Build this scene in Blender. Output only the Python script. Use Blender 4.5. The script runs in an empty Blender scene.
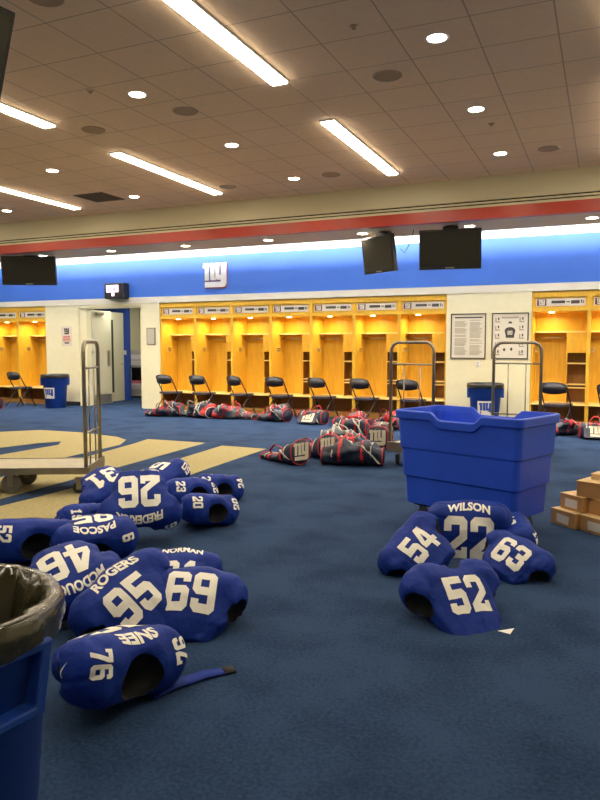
import bpy, bmesh, math, random
import numpy as np
from mathutils import Vector, Matrix, noise
from mathutils.bvhtree import BVHTree
from mathutils.geometry import tessellate_polygon

S = bpy.context.scene
C = S.collection
PI = math.pi
R = math.radians

# ------------------------------------------------------------------ camera, world, exposure
cam_d = bpy.data.cameras.new('camera')
cam_d.sensor_fit = 'VERTICAL'
cam_d.sensor_height = 24.0
cam_d.lens = 690.0 / 800.0 * 24.0
cam_d.clip_start = 0.05
cam_d.clip_end = 100
cam = bpy.data.objects.new('camera', cam_d)
C.objects.link(cam)
cam.location = (0, 0, 1.5)
cam.rotation_euler = (PI / 2 - math.atan(54 / 690.0), 0, R(23.86))
S.camera = cam

world = bpy.data.worlds.new('world')
S.world = world
world.use_nodes = True
world.node_tree.nodes['Background'].inputs[0].default_value = (0.9, 0.85, 0.75, 1)
world.node_tree.nodes['Background'].inputs[1].default_value = 0.05
S.view_settings.view_transform = 'Standard'
S.view_settings.look = 'None'
S.view_settings.gamma = 1
S.view_settings.exposure = 0.0
S.view_settings.use_curve_mapping = False

WARM = (1.0, 0.83, 0.60)
STRIP_E = 24.0      # emission of the long ceiling tubes
CAN_W = 16.0        # watts of each recessed downlight
SOFFIT_W = 44.0
COVE_E = 40.0
LOCKER_W = 7.0

# ------------------------------------------------------------------ materials
MATS = {}
def mat(name, col, rough=0.6, metal=0.0, bump=0.0, bscale=40, var=0.0, vscale=8, emit=0.0, spec=0.5, sheen=0.0,
        coat=0.0, grain=None, trans=0.0):
    if name in MATS: return MATS[name]
    m = bpy.data.materials.new(name); m.use_nodes = True
    nt = m.node_tree; N = nt.nodes; L = nt.links
    b = N['Principled BSDF']
    b.inputs['Base Color'].default_value = (*col, 1)
    b.inputs['Roughness'].default_value = rough
    b.inputs['Metallic'].default_value = metal
    b.inputs['Specular IOR Level'].default_value = spec
    b.inputs['Sheen Weight'].default_value = sheen
    b.inputs['Coat Weight'].default_value = coat
    b.inputs['Transmission Weight'].default_value = trans
    tc = N.new('ShaderNodeTexCoord')
    if var > 0 or grain:
        nz = N.new('ShaderNodeTexNoise'); nz.inputs['Scale'].default_value = vscale
        nz.inputs['Detail'].default_value = 4
        if grain:
            mp = N.new('ShaderNodeMapping'); mp.inputs['Scale'].default_value = grain
            L.new(tc.outputs['Object'], mp.inputs[0]); L.new(mp.outputs[0], nz.inputs['Vector'])
        else:
            L.new(tc.outputs['Object'], nz.inputs['Vector'])
        cr = N.new('ShaderNodeValToRGB')
        cr.color_ramp.elements[0].position = 0.3; cr.color_ramp.elements[1].position = 0.7
        cr.color_ramp.elements[0].color = (*[c * (1 - var) for c in col], 1)
        cr.color_ramp.elements[1].color = (*[min(1, c * (1 + var)) for c in col], 1)
        L.new(nz.outputs['Fac'], cr.inputs[0]); L.new(cr.outputs[0], b.inputs['Base Color'])
    if bump > 0:
        n2 = N.new('ShaderNodeTexNoise'); n2.inputs['Scale'].default_value = bscale
        n2.inputs['Detail'].default_value = 3
        L.new(tc.outputs['Object'], n2.inputs['Vector'])
        bp = N.new('ShaderNodeBump'); bp.inputs['Strength'].default_value = bump
        bp.inputs['Distance'].default_value = 0.01
        L.new(n2.outputs['Fac'], bp.inputs['Height']); L.new(bp.outputs[0], b.inputs['Normal'])
    if emit > 0:
        b.inputs['Emission Color'].default_value = (*col, 1)
        b.inputs['Emission Strength'].default_value = emit
    MATS[name] = m
    return m

def carpet_mat():
    m = mat('carpet', (0.035, 0.095, 0.24), rough=0.95, spec=0.1, sheen=0.0, bump=0.6, bscale=260)
    nt = m.node_tree; N = nt.nodes; L = nt.links; b = N['Principled BSDF']
    tc = N.new('ShaderNodeTexCoord')
    a = N.new('ShaderNodeTexNoise'); a.inputs['Scale'].default_value = 2.2; a.inputs['Detail'].default_value = 6
    c = N.new('ShaderNodeTexNoise'); c.inputs['Scale'].default_value = 60; c.inputs['Detail'].default_value = 3
    L.new(tc.outputs['Object'], a.inputs['Vector']); L.new(tc.outputs['Object'], c.inputs['Vector'])
    mx = N.new('ShaderNodeMath'); mx.operation = 'ADD'
    m2 = N.new('ShaderNodeMath'); m2.operation = 'MULTIPLY'; m2.inputs[1].default_value = 0.8
    L.new(c.outputs['Fac'], m2.inputs[0]); L.new(a.outputs['Fac'], mx.inputs[0]); L.new(m2.outputs[0], mx.inputs[1])
    cr = N.new('ShaderNodeValToRGB')
    cr.color_ramp.elements[0].position = 0.65; cr.color_ramp.elements[1].position = 1.15
    cr.color_ramp.elements[1].position = 1.0
    cr.color_ramp.elements[0].color = (0.014, 0.033, 0.082, 1)
    cr.color_ramp.elements[1].color = (0.031, 0.063, 0.140, 1)
    L.new(mx.outputs[0], cr.inputs[0]); L.new(cr.outputs[0], b.inputs['Base Color'])
    return m

def tile_mat():
    m = mat('ceiling_tile', (0.50, 0.40, 0.31), rough=0.9, spec=0.1, bump=0.3, bscale=120)
    nt = m.node_tree; N = nt.nodes; L = nt.links; b = N['Principled BSDF']
    tc = N.new('ShaderNodeTexCoord')
    sp = N.new('ShaderNodeSeparateXYZ'); L.new(tc.outputs['Object'], sp.inputs[0])
    def groove(out, off):
        ad = N.new('ShaderNodeMath'); ad.operation = 'ADD'; ad.inputs[1].default_value = off
        L.new(out, ad.inputs[0])
        mo = N.new('ShaderNodeMath'); mo.operation = 'PINGPONG'; mo.inputs[1].default_value = 0.305
        L.new(ad.outputs[0], mo.inputs[0])
        lt = N.new('ShaderNodeMath'); lt.operation = 'LESS_THAN'; lt.inputs[1].default_value = 0.006
        L.new(mo.outputs[0], lt.inputs[0]); return lt.outputs[0]
    gx = groove(sp.outputs[0], 0.43); gy = groove(sp.outputs[1], -5.55)
    mx = N.new('ShaderNodeMath'); mx.operation = 'MAXIMUM'; L.new(gx, mx.inputs[0]); L.new(gy, mx.inputs[1])
    nz = N.new('ShaderNodeTexNoise'); nz.inputs['Scale'].default_value = 25; nz.inputs['Detail'].default_value = 5
    L.new(tc.outputs['Object'], nz.inputs['Vector'])
    cr = N.new('ShaderNodeValToRGB')
    cr.color_ramp.elements[0].color = (0.80, 0.59, 0.40, 1); cr.color_ramp.elements[1].color = (0.92, 0.70, 0.49, 1)
    L.new(nz.outputs['Fac'], cr.inputs[0])
    mc = N.new('ShaderNodeMix'); mc.data_type = 'RGBA'
    L.new(mx.outputs[0], mc.inputs['Factor']); L.new(cr.outputs[0], mc.inputs['A'])
    mc.inputs['B'].default_value = (0.50, 0.36, 0.255, 1)
    L.new(mc.outputs['Result'], b.inputs['Base Color'])
    return m

M_carpet = carpet_mat()
M_tile = tile_mat()
M_inlay = mat('carpet_cream', (0.38, 0.33, 0.17), 0.95, spec=0.1, bump=0.6, bscale=260, var=0.15, vscale=30)
M_cream = mat('cream_paint', (0.84, 0.80, 0.56), 0.6, bump=0.05, bscale=200, var=0.02)
M_bulk = mat('bulkhead_paint', (0.62, 0.55, 0.36), 0.6, bump=0.05, bscale=200)
M_soffit = mat('soffit_paint', (0.55, 0.50, 0.40), 0.6)
M_red = mat('red_paint', (0.42, 0.040, 0.02), 0.35)
M_frieze = mat('blue_frieze', (0.035, 0.135, 0.54), 0.5, bump=0.05, bscale=80, var=0.04, vscale=2)
M_white = mat('white_paint', (0.85, 0.85, 0.82), 0.5)
M_black = mat('black_plastic', (0.012, 0.012, 0.013), 0.35)
M_blackm = mat('black_matte', (0.01, 0.01, 0.012), 0.8)
M_screen = mat('screen_glass', (0.012, 0.012, 0.012), 0.12, coat=0.3)
M_wood = mat('maple', (0.74, 0.44, 0.04), 0.42, var=0.10, vscale=6, grain=(6, 6, 0.6))
M_wood2 = mat('dark_maple', (0.30, 0.145, 0.03), 0.45, var=0.12, vscale=6, grain=(6, 6, 0.6))  # brown wood parts, and the painted-in shadow inside the footlocker
M_wood3 = mat('pale_maple', (0.88, 0.66, 0.25), 0.42, var=0.08, vscale=6, grain=(0.6, 6, 6))
M_chrome = mat('brushed_steel', (0.55, 0.52, 0.46), 0.3, metal=1.0)
M_dsteel = mat('aged_steel', (0.30, 0.27, 0.22), 0.38, metal=0.9, var=0.1)
M_deck = mat('deck_laminate', (0.42, 0.38, 0.25), 0.45, var=0.12, vscale=5)
M_rubber = mat('grey_rubber', (0.16, 0.15, 0.13), 0.7)
M_brubber = mat('black_rubber', (0.02, 0.02, 0.02), 0.6)
M_truck = mat('blue_polyethylene', (0.020, 0.088, 0.70), 0.42, bump=0.15, bscale=30, var=0.06, vscale=5)
M_can = mat('blue_bin_plastic', (0.012, 0.06, 0.36), 0.45, bump=0.1, bscale=60)
M_liner = mat('bin_liner', (0.034, 0.030, 0.014), 0.2, bump=.8, bscale=12, coat=0.5)
M_liner2 = mat('black_liner', (0.012, 0.012, 0.010), 0.3, bump=0.5, bscale=14)
M_jersey = mat('jersey_blue', (0.006, 0.030, 0.255), 0.6, bump=0.9, bscale=16, spec=.2, var=0.10, vscale=5)
M_jdark = mat('pad_lining', (0.008, 0.009, 0.012), 0.8)
M_num = mat('white_twill', (0.88, 0.87, 0.80), 0.6)
M_navy = mat('navy_nylon', (0.016, 0.022, 0.050), 0.6, bump=0.4, bscale=90, var=0.2, vscale=12)
M_grey = mat('grey_nylon', (0.10, 0.12, 0.15), 0.6, bump=0.4, bscale=90, var=0.2, vscale=12)
M_redn = mat('red_webbing', (0.50, 0.022, 0.03), 0.6)
M_wweb = mat('pale_webbing', (0.50, 0.48, 0.42), 0.6)
M_patch = mat('pale_panel', (0.62, 0.58, 0.45), 0.6)
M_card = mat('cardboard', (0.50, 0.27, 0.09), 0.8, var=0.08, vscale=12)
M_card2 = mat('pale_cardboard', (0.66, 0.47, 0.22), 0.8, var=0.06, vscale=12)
M_paper = mat('paper', (0.72, 0.68, 0.58), 0.7)
M_ink = mat('ink', (0.04, 0.035, 0.03), 0.7)
M_greyink = mat('grey_ink', (0.36, 0.33, 0.25), 0.7)
M_maroon = mat('maroon_ink', (0.09, 0.012, 0.03), 0.6)
M_redink = mat('red_ink', (0.55, 0.07, 0.05), 0.7)
M_lamp = mat('lamp_glow', (1.0, 0.87, 0.66), emit=STRIP_E)
M_disk = mat('downlight_glow', (1.0, 0.86, 0.64), emit=30)
M_cove = mat('cove_glow', (0.95, 0.93, 1.0), emit=COVE_E)
M_puck = mat('puck_glow', (1.0, 0.85, 0.5), emit=12)
M_scr_on = mat('lit_screen', (0.95, 0.72, 0.80), emit=1.6)
M_grille = mat('speaker_grille', (0.42, 0.30, 0.20), 0.8)
M_vent = mat('vent_metal', (0.13, 0.095, 0.07), 0.6)
M_door = mat('door_paint', (0.70, 0.68, 0.52), 0.45)
M_glass = mat('dark_door_glass', (0.05, 0.07, 0.06), 0.1)
M_bluew = mat('blue_wall_paint', (0.02, 0.075, 0.42), 0.5)
M_green = mat('sage_paint', (0.45, 0.45, 0.30), 0.6)
M_seat = mat('chair_vinyl', (0.012, 0.014, 0.024), 0.4)
M_frame = mat('chair_tube', (0.022, 0.022, 0.03), 0.35)

# ------------------------------------------------------------------ helpers
def link(name, me, parent=None):
    o = bpy.data.objects.new(name, me); C.objects.link(o)
    if parent is not None: o.parent = parent
    return o

class MB:
    """collects shapes, then links them as one mesh object"""
    def __init__(s): s.v = []; s.f = []; s.m = []; s.sm = []
    def add(s, vs, fs, mi=0, smooth=False):
        o = len(s.v); s.v += [tuple(p) for p in vs]
        for f in fs: s.f.append(tuple(o + i for i in f)); s.m.append(mi); s.sm.append(smooth)
        return s
    def box(s, x0, x1, y0, y1, z0, z1, mi=0, M=None):
        vs = [Vector(p) for p in ((x0, y0, z0), (x1, y0, z0), (x1, y1, z0), (x0, y1, z0), (x0, y0, z1), (x1, y0, z1), (x1, y1, z1), (x0, y1, z1))]
        if M is not None: vs = [M @ p for p in vs]
        return s.add(vs, [(0, 3, 2, 1), (4, 5, 6, 7), (0, 1, 5, 4), (1, 2, 6, 5), (2, 3, 7, 6), (3, 0, 4, 7)], mi)
    def tube(s, pts, r, n=8, mi=0, closed=False, caps=True):
        pts = [Vector(p) for p in pts]; rings = []; k = len(pts); prev = None
        for i, p in enumerate(pts):
            a = pts[i - 1] if (i > 0 or closed) else p
            b = pts[(i + 1) % k] if (i < k - 1 or closed) else p
            t = (b - a).normalized()
            if prev is None:
                q = Vector((0, 0, 1)) if abs(t.z) < 0.9 else Vector((1, 0, 0))
                nrm = t.cross(q).normalized()
            else:
                nrm = (prev - t * prev.dot(t)).normalized()
            prev = nrm; bn = t.cross(nrm)
            rr = r[i] if isinstance(r, (list, tuple)) else r
            rings.append([p + (nrm * math.cos(2 * PI * j / n) + bn * math.sin(2 * PI * j / n)) * rr for j in range(n)])
        vs = [q for g in rings for q in g]; fs = []
        for i in range(k if closed else k - 1):
            for j in range(n):
                a = i * n + j; b = i * n + (j + 1) % n; c = ((i + 1) % k) * n + (j + 1) % n; d = ((i + 1) % k) * n + j
                fs.append((a, b, c, d))
        if caps and not closed:
            fs.append(tuple(reversed(range(n)))); fs.append(tuple((k - 1) * n + j for j in range(n)))
        return s.add(vs, fs, mi, True)
    def lathe(s, prof, n=32, mi=0, c=(0, 0, 0), axis='z', smooth=True):
        vs = []; fs = []
        for (r, h) in prof:
            for j in range(n):
                a = 2 * PI * j / n
                p = (r * math.cos(a), r * math.sin(a), h)
                if axis == 'x': p = (p[2], p[0], p[1])
                if axis == 'y': p = (p[0], p[2], p[1])
                vs.append((p[0] + c[0], p[1] + c[1], p[2] + c[2]))
        for i in range(len(prof) - 1):
            for j in range(n):
                fs.append((i * n + j, i * n + (j + 1) % n, (i + 1) * n + (j + 1) % n, (i + 1) * n + j))
        if prof[0][0] > 1e-6: fs.append(tuple(reversed(range(n))))
        if prof[-1][0] > 1e-6: fs.append(tuple((len(prof) - 1) * n + j for j in range(n)))
        return s.add(vs, fs, mi, smooth)
    def ribbon(s, pts, widths, th, side, mi=0):
        """flat strap along pts; side = width direction"""
        vs = []; k = len(pts)
        for i, p in enumerate(pts):
            p = Vector(p); sd = Vector(side[i] if isinstance(side, list) else side).normalized()
            t = (Vector(pts[min(i + 1, k - 1)]) - Vector(pts[max(i - 1, 0)])).normalized()
            nn = t.cross(sd).normalized(); w = widths if not isinstance(widths, list) else widths[i]
            for a, b in ((-1, -1), (1, -1), (1, 1), (-1, 1)):
                vs.append(p + sd * a * w / 2 + nn * b * th / 2)
        fs = []
        for i in range(k - 1):
            for j in range(4):
                fs.append((i * 4 + j, i * 4 + (j + 1) % 4, (i + 1) * 4 + (j + 1) % 4, (i + 1) * 4 + j))
        fs.append((3, 2, 1, 0)); fs.append(tuple((k - 1) * 4 + j for j in range(4)))
        return s.add(vs, fs, mi, True)
    def prism(s, poly, h0, h1, M=None, mi=0, holes=()):
        loops = [poly] + list(holes)
        tris = tessellate_polygon([[Vector((p[0], p[1], 0)) for p in lp] for lp in loops])
        flat = [p for lp in loops for p in lp]; n = len(flat)
        vs = [Vector((p[0], p[1], h0)) for p in flat] + [Vector((p[0], p[1], h1)) for p in flat]
        if M is not None: vs = [M @ p for p in vs]
        fs = [tuple(t) for t in tris] + [tuple(n + i for i in reversed(t)) for t in tris]
        o = 0
        for lp in loops:
            k = len(lp)
            for i in range(k): fs.append((o + i, o + (i + 1) % k, n + o + (i + 1) % k, n + o + i))
            o += k
        return s.add(vs, fs, mi)
    def build(s, name, mats, parent=None, bevel=0.0, seg=2, fix=True):
        me = bpy.data.meshes.new(name)
        me.from_pydata([tuple(v) for v in s.v], [], s.f)
        if not isinstance(mats, (list, tuple)): mats = [mats]
        for m in mats: me.materials.append(m)
        for p, mi, sm in zip(me.polygons, s.m, s.sm): p.material_index = mi; p.use_smooth = sm
        if fix:
            bm = bmesh.new(); bm.from_mesh(me); bmesh.ops.recalc_face_normals(bm, faces=bm.faces); bm.to_mesh(me); bm.free()
        me.update()
        o = link(name, me, parent)
        if bevel > 0:
            md = o.modifiers.new('bevel', 'BEVEL'); md.width = bevel; md.segments = seg; md.limit_method = 'ANGLE'
            md.angle_limit = R(40)
        return o

def thing(name, label, cat, loc=(0, 0, 0), rz=0.0, group=None):
    o = bpy.data.objects.new(name, None); C.objects.link(o); o.empty_display_size = 0.1
    o.location = loc; o.rotation_euler = (0, 0, rz); o['label'] = label; o['category'] = cat
    if group: o['group'] = group
    return o
def tag(o, label, cat, group=None, kind=None):
    o['label'] = label; o['category'] = cat
    if group: o['group'] = group
    if kind: o['kind'] = kind
    return o
def struct(o):
    o['kind'] = 'structure'; return o
def kids(o): return [c for c in C.objects if c.parent == o]
def dup(root, loc, rz, label, group=None, scale=None):
    def cp(o, par):
        c = o.copy(); C.objects.link(c); c.parent = par
        for ch in list(o.children): cp(ch, c)
        return c
    r = cp(root, None); r.location = loc; r.rotation_euler = (0, 0, rz); r['label'] = label
    if group: r['group'] = group
    if scale: r.scale = scale
    return r
def area(name, parent, loc, size, watts, col=WARM, rot=(0, 0, 0), shape='DISK', size_y=None, spread=None):
    l = bpy.data.lights.new(name, 'AREA'); l.shape = shape; l.size = size
    if size_y: l.size_y = size_y
    l.energy = watts; l.color = col
    if spread: l.spread = spread
    o = bpy.data.objects.new(name, l); C.objects.link(o); o.parent = parent; o.location = loc; o.rotation_euler = rot
    return o

# ---- lettering
_W, _H, _T, _C = .9, 1.4, .29, .16
def _dig(d):
    W, H, t, c = _W, _H, _T, _C; m0, m1 = .56, .84
    if d == '0': return [(c, 0), (W - c, 0), (W, c), (W, H - c), (W - c, H), (c, H), (0, H - c), (0, c)], [[(t, t), (W - t, t), (W - t, H - t), (t, H - t)]]
    if d == '1': return [(.15, 0), (.8, 0), (.8, .24), (.62, .24), (.62, H), (.36, H), (.12, 1.14), (.12, .96), (.33, .96), (.33, .24), (.15, .24)], []
    if d == '2': return [(0, 0), (W, 0), (W, .4), (W - .22, .4), (W - .22, t), (t + .12, t), (W, m0 + .1), (W, H - c), (W - c, H), (c, H), (0, H - c), (0, H - .5), (t, H - .5), (t, H - t), (W - t, H - t), (W - t, m1 - .06), (0, .3)], []
    if d == '3': return [(c, 0), (W - c, 0), (W, c), (W, .60), (W - .1, .7), (W, .80), (W, H - c), (W - c, H), (c, H), (0, H - c), (0, H - .45), (t, H - .45), (t, H - t), (W - t, H - t), (W - t, m1), (.3, m1), (.3, m0), (W - t, m0), (W - t, t), (t, t), (t, .45), (0, .45), (0, c)], []
    if d == '4': return [(.48, 0), (.48 + t, 0), (.48 + t, .3), (W + .05, .3), (W + .05, .56), (.48 + t, .56), (.48 + t, H), (.38, H), (0, .6), (0, .3), (.48, .3)], [[(.48, .56), (.26, .56), (.48, .98)]]
    if d == '5': return [(c, 0), (W - c, 0), (W, c), (W, m1 - c + .05), (W - c, m1 + .05), (t, m1 + .05), (t, H - t), (W - .03, H - t), (W - .03, H), (0, H), (0, m0), (W - t, m0), (W - t, t), (t, t), (t, .42), (0, .42), (0, c)], []
    if d in '69':
        o = [(c, 0), (W - c, 0), (W, c), (W, m1 - c), (W - c, m1), (t, m1), (t, H - t), (W - t, H - t), (W - t, H - .42), (W, H - .42), (W, H - c), (W - c, H), (c, H), (0, H - c), (0, c)]
        h = [[(t, t), (W - t, t), (W - t, m0), (t, m0)]]
        if d == '9':
            o = [(W - x, H - y) for x, y in o]; h = [[(W - x, H - y) for x, y in q] for q in h]
        return o, h
    if d == '8': return [(c, 0), (W - c, 0), (W, c), (W, .6), (W - .09, .7), (W, .8), (W, H - c), (W - c, H), (c, H), (0, H - c), (0, .8), (.09, .7), (0, .6), (0, c)], [[(t, .25), (W - t, .25), (W - t, .58), (t, .58)], [(t, .84), (W - t, .84), (W - t, H - .25), (t, H - .25)]]
    if d == '7': return [(.16, 0), (.48, 0), (W, H - t - .05), (W, H), (0, H), (0, H - .45), (t - .06, H - .45), (t - .06, H - t), (W - t - .03, H - t)], []

def glyph_num(s, size, gap=.12, slot=None):
    """list of (outer, holes) polygons, centred, digit height = size"""
    k = size / _H; w = len(s) * _W + (len(s) - 1) * gap; out = []; kx = k * .86
    for i, d in enumerate(s):
        ox = -w / 2 + i * (_W + gap)
        o, h = _dig(d)
        f = lambda P: [((x + ox) * kx, (y - _H / 2) * k) for x, y in P]
        out.append((f(o), [f(q) for q in h]))
    return out
NY = [  # lower-case n and y with slab serifs, the y's tail running under both letters
    [(0, .86), (.03, 1.0), (.22, 1.0), (.27, .95), (.34, 1.0), (.44, 1.0), (.50, .94), (.50, .42), (.55, .36), (.55, .29), (.32, .29), (.32, .84), (.25, .84), (.25, .29), (.08, .29), (.08, .80), (0, .80)],
    [(.53, 1.0), (.72, 1.0), (.72, .88), (.70, .86), (.70, .50), (.78, .50), (.78, .86), (.78, 1.0), (1.0, 1.0), (1.0, .14), (.93, .02), (.86, 0), (.08, 0), (.08, .22), (.74, .22), (.80, .30), (.60, .30), (.54, .40), (.54, .86), (.50, .88), (.50, .97)],
]
def glyph_ny(w, h=None):
    h = h or w * .93
    return [([((x - .5) * w, (y - .5) * h) for x, y in P], []) for P in NY]
def flat_text(s, size, bold=0.0, width=None):
    cu = bpy.data.curves.new('t', 'FONT'); cu.body = s; cu.size = size; cu.offset = bold
    cu.align_x = 'CENTER'; cu.align_y = 'CENTER'; cu.resolution_u = 3
    o = bpy.data.objects.new('t', cu); C.objects.link(o)
    bpy.context.view_layer.update()
    me = bpy.data.meshes.new_from_object(o.evaluated_get(bpy.context.evaluated_depsgraph_get()))
    vs = [tuple(v.co[:2]) for v in me.vertices]; fs = [tuple(p.vertices) for p in me.polygons]
    bpy.data.objects.remove(o); bpy.data.curves.remove(cu); bpy.data.meshes.remove(me)
    if width:
        xs = [v[0] for v in vs]; k = width / (max(xs) - min(xs)); vs = [(v[0] * k, v[1]) for v in vs]
    return vs, fs
def polys_flat(polys):
    vs = []; fs = []
    for o, h in polys:
        loops = [o] + h; tr = tessellate_polygon([[Vector((p[0], p[1], 0)) for p in lp] for lp in loops])
        b = len(vs); vs += [p for lp in loops for p in lp]; fs += [tuple(b + i for i in t) for t in tr]
    return vs, fs
def rect_flat(x0, x1, y0, y1): return [(x0, y0), (x1, y0), (x1, y1), (x0, y1)], [(0, 1, 2, 3)]

def project(flat, bvh, o, r, u, n, name, material, parent, off=.0035, edge=.014, far=.45, maxd=.9):
    """lay a flat shape onto the surface behind it, as its own mesh of real cloth thickness offset"""
    vs, fs = flat
    bm = bmesh.new(); bv = [bm.verts.new((p[0], p[1], 0)) for p in vs]
    for f in fs:
        try: bm.faces.new([bv[i] for i in f])
        except ValueError: pass
    bmesh.ops.triangulate(bm, faces=bm.faces)
    for _ in range(7):
        es = [e for e in bm.edges if e.calc_length() > edge]
        if not es: break
        bmesh.ops.subdivide_edges(bm, edges=es, cuts=1)
        bmesh.ops.triangulate(bm, faces=bm.faces)
    o = Vector(o); r = Vector(r).normalized(); u = Vector(u).normalized(); n = Vector(n).normalized()
    bad = []; dep = []
    for v in bm.verts:
        p = o + r * v.co.x + u * v.co.y + n * far
        hit, nr, _, d = bvh.ray_cast(p, -n, maxd)
        if hit is None or nr.dot(n) < .02: bad.append(v)
        else: v.co = hit + nr * off
    bmesh.ops.delete(bm, geom=bad, context='VERTS')
    # drop faces stretched over an opening
    long = [f for f in bm.faces if max(e.calc_length() for e in f.edges) > edge * 5]
    bmesh.ops.delete(bm, geom=long, context='FACES')
    if not bm.faces: bm.free(); return None
    for f in bm.faces: f.smooth = True
    for f in bm.faces:
        if f.normal.dot(n) < 0: f.normal_flip()
    me = bpy.data.meshes.new(name); bm.to_mesh(me); bm.free()
    me.materials.append(material)
    return link(name, me, parent)

# ---- surface nets (smooth closed skin from a distance field)
def surface_nets(F, org, h):
    nx, ny, nz = F.shape
    ins = F < 0
    V = {}; verts = []
    corners = [(i, j, k) for i in (0, 1) for j in (0, 1) for k in (0, 1)]
    cnt = sum(ins[i:nx - 1 + i, j:ny - 1 + j, k:nz - 1 + k].astype(int) for i, j, k in corners)
    cells = np.argwhere((cnt > 0) & (cnt < 8))
    edges = [(a, b) for a in corners for b in corners if a < b and sum(abs(a[q] - b[q]) for q in range(3)) == 1]
    for (x, y, z) in cells:
        s = [0.0, 0.0, 0.0]; n = 0
        for a, b in edges:
            fa = F[x + a[0], y + a[1], z + a[2]]; fb = F[x + b[0], y + b[1], z + b[2]]
            if (fa < 0) != (fb < 0):
                t = fa / (fa - fb); n += 1
                for q in range(3): s[q] += a[q] + t * (b[q] - a[q])
        V[(x, y, z)] = len(verts)
        verts.append((org[0] + h * (x + s[0] / n), org[1] + h * (y + s[1] / n), org[2] + h * (z + s[2] / n)))
    faces = []
    for ax in range(3):
        sl0 = [slice(None)] * 3; sl1 = [slice(None)] * 3
        sl0[ax] = slice(0, -1); sl1[ax] = slice(1, None)
        ch = np.argwhere(ins[tuple(sl0)] != ins[tuple(sl1)])
        u, v = [(1, 2), (2, 0), (0, 1)][ax]
        for c in ch:
            c = tuple(int(q) for q in c)
            if c[u] == 0 or c[v] == 0: continue
            def cell(du, dv):
                w = list(c); w[u] += du; w[v] += dv; return V.get(tuple(w))
            q = [cell(-1, -1), cell(0, -1), cell(0, 0), cell(-1, 0)]
            if None in q: continue
            if not ins[c]: q.reverse()
            faces.append(tuple(q))
    return verts, faces
def smin(a, b, k):
    h = np.clip(.5 + .5 * (b - a) / k, 0, 1); return b + (a - b) * h - k * h * (1 - h)

# ================================================================== STRUCTURE
XL, XR, YB, YF = -17.0, 4.6, -3.2, 10.75
CEIL = 4.02
WALL = 13.6
fl = struct(MB().box(XL, XR, YB, 18.2, -.1, 0).build('floor', M_carpet))
inl = MB()
P1 = [(-9.9, 8.1), (-9.65, 8.84), (-9.22, 9.33), (-8.3, 9.36), (-7.35, 9.14), (-6.98, 8.9), (-6.72, 8.42), (-6.62, 7.02), (-6.55, 5.95), (-6.62, 5.3), (-7.6, 5.2), (-7.65, 6.3), (-7.6, 7.0), (-7.57, 8.03), (-7.8, 8.34), (-8.0, 8.05), (-8.15, 7.4), (-8.4, 6.9), (-8.6, 5.6), (-9.9, 5.6)]
P2 = [(-6.72, 9.12), (-5.64, 9.12), (-5.55, 7.9), (-5.45, 6.2), (-5.38, 4.6), (-6.25, 4.6), (-6.28, 5.4), (-6.32, 6.8), (-6.6, 8.6)]
P3 = [(-5.25, 8.96), (-4.49, 8.94), (-4.42, 7.25), (-4.33, 5.87), (-4.27, 4.6), (-4.35, 3.9), (-5.2, 3.9), (-5.12, 5.2), (-5.1, 6.9)]
for P in (P1, P2, P3): inl.prism(P, .0, .003)
inl.build('carpet_emblem', M_inlay, fl)['label'] = 'cream lettering strokes inlaid in blue carpet'

struct(MB().box(XL, XR, YB, YF, CEIL, CEIL + .1).build('ceiling', M_tile))
# bulkhead: cream fascia with two black slots, red band, soffit underside, open cove behind
b = MB()
b.box(XL, XR, YF, YF + .12, 3.675, CEIL + .1, 0)
b.box(XL, XR, YF + .02, YF + .12, 3.655, 3.675, 1)
b.box(XL, XR, YF, YF + .12, 3.628, 3.655, 0)
b.box(XL, XR, YF + .02, YF + .12, 3.610, 3.628, 1)
b.box(XL, XR, YF, YF + .12, 3.572, 3.610, 0)
struct(b.build('trim_1', [M_bulk, M_blackm]))
struct(MB().box(XL, XR, YF - .004, YF + .12, 3.40, 3.572).build('trim_2', M_red))
struct(MB().box(XL, XR, YF + .12, 11.86, 3.40, 3.46).box(XL, XR, 11.82, 11.86, 3.46, 3.50).build('trim_3', M_soffit))
struct(MB().box(XL, XR, YF + .12, WALL + .12, 4.02, 4.12).build('trim_4', M_white))

# far wall pieces
T = .12
fw = MB()
fw.box(XL, XR, WALL, WALL + T, 3.53, 4.02, 1)
struct(fw.build('trim_5', [M_cream, M_white]))
struct(MB().box(XL, XR, WALL, WALL + T, 2.655, 3.53).build('wall_far_upper', M_frieze))
w = MB()
w.box(XL, XR, WALL - .012, WALL + T, 2.515, 2.655, 1)
DZ = 2.45
w.box(-13.13, -12.06, WALL, WALL + T, 0, 2.515)
w.box(-12.06, -11.84, WALL + .05, WALL + .2, 0, DZ)
w.box(-12.06, -10.15, WALL, WALL + T, DZ, 2.515)
w.box(-10.15, -9.635, WALL, WALL + T, 0, 2.515)
w.box(-10.27, -10.15, WALL + T, WALL + .35, 0, 2.515)
w.box(-2.873, -1.29, WALL, WALL + T, 0, 2.515)
struct(w.build('wall_far', [M_cream, mat('downwash_cream', (.92, .89, .74), .5)]))  # header band: paler cream carries the downlight wash in its colour
struct(MB().box(-13.13, -12.06, WALL - .012, WALL, 0, .10).build('baseboard_far_left', M_blackm))
struct(MB().box(-2.873, -1.29, WALL - .012, WALL, 0, .10).build('baseboard_far_right', M_blackm))
struct(MB().box(XL - .12, XL, YB, 18.2, 0, 4.1).build('wall_left', M_cream))
struct(MB().box(XR, XR + .12, YB, 18.2, 0, 4.1).build('wall_right', M_cream))
struct(MB().box(XL, XR, YB - .12, YB, 0, 4.1).build('wall_near', M_cream))
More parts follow.
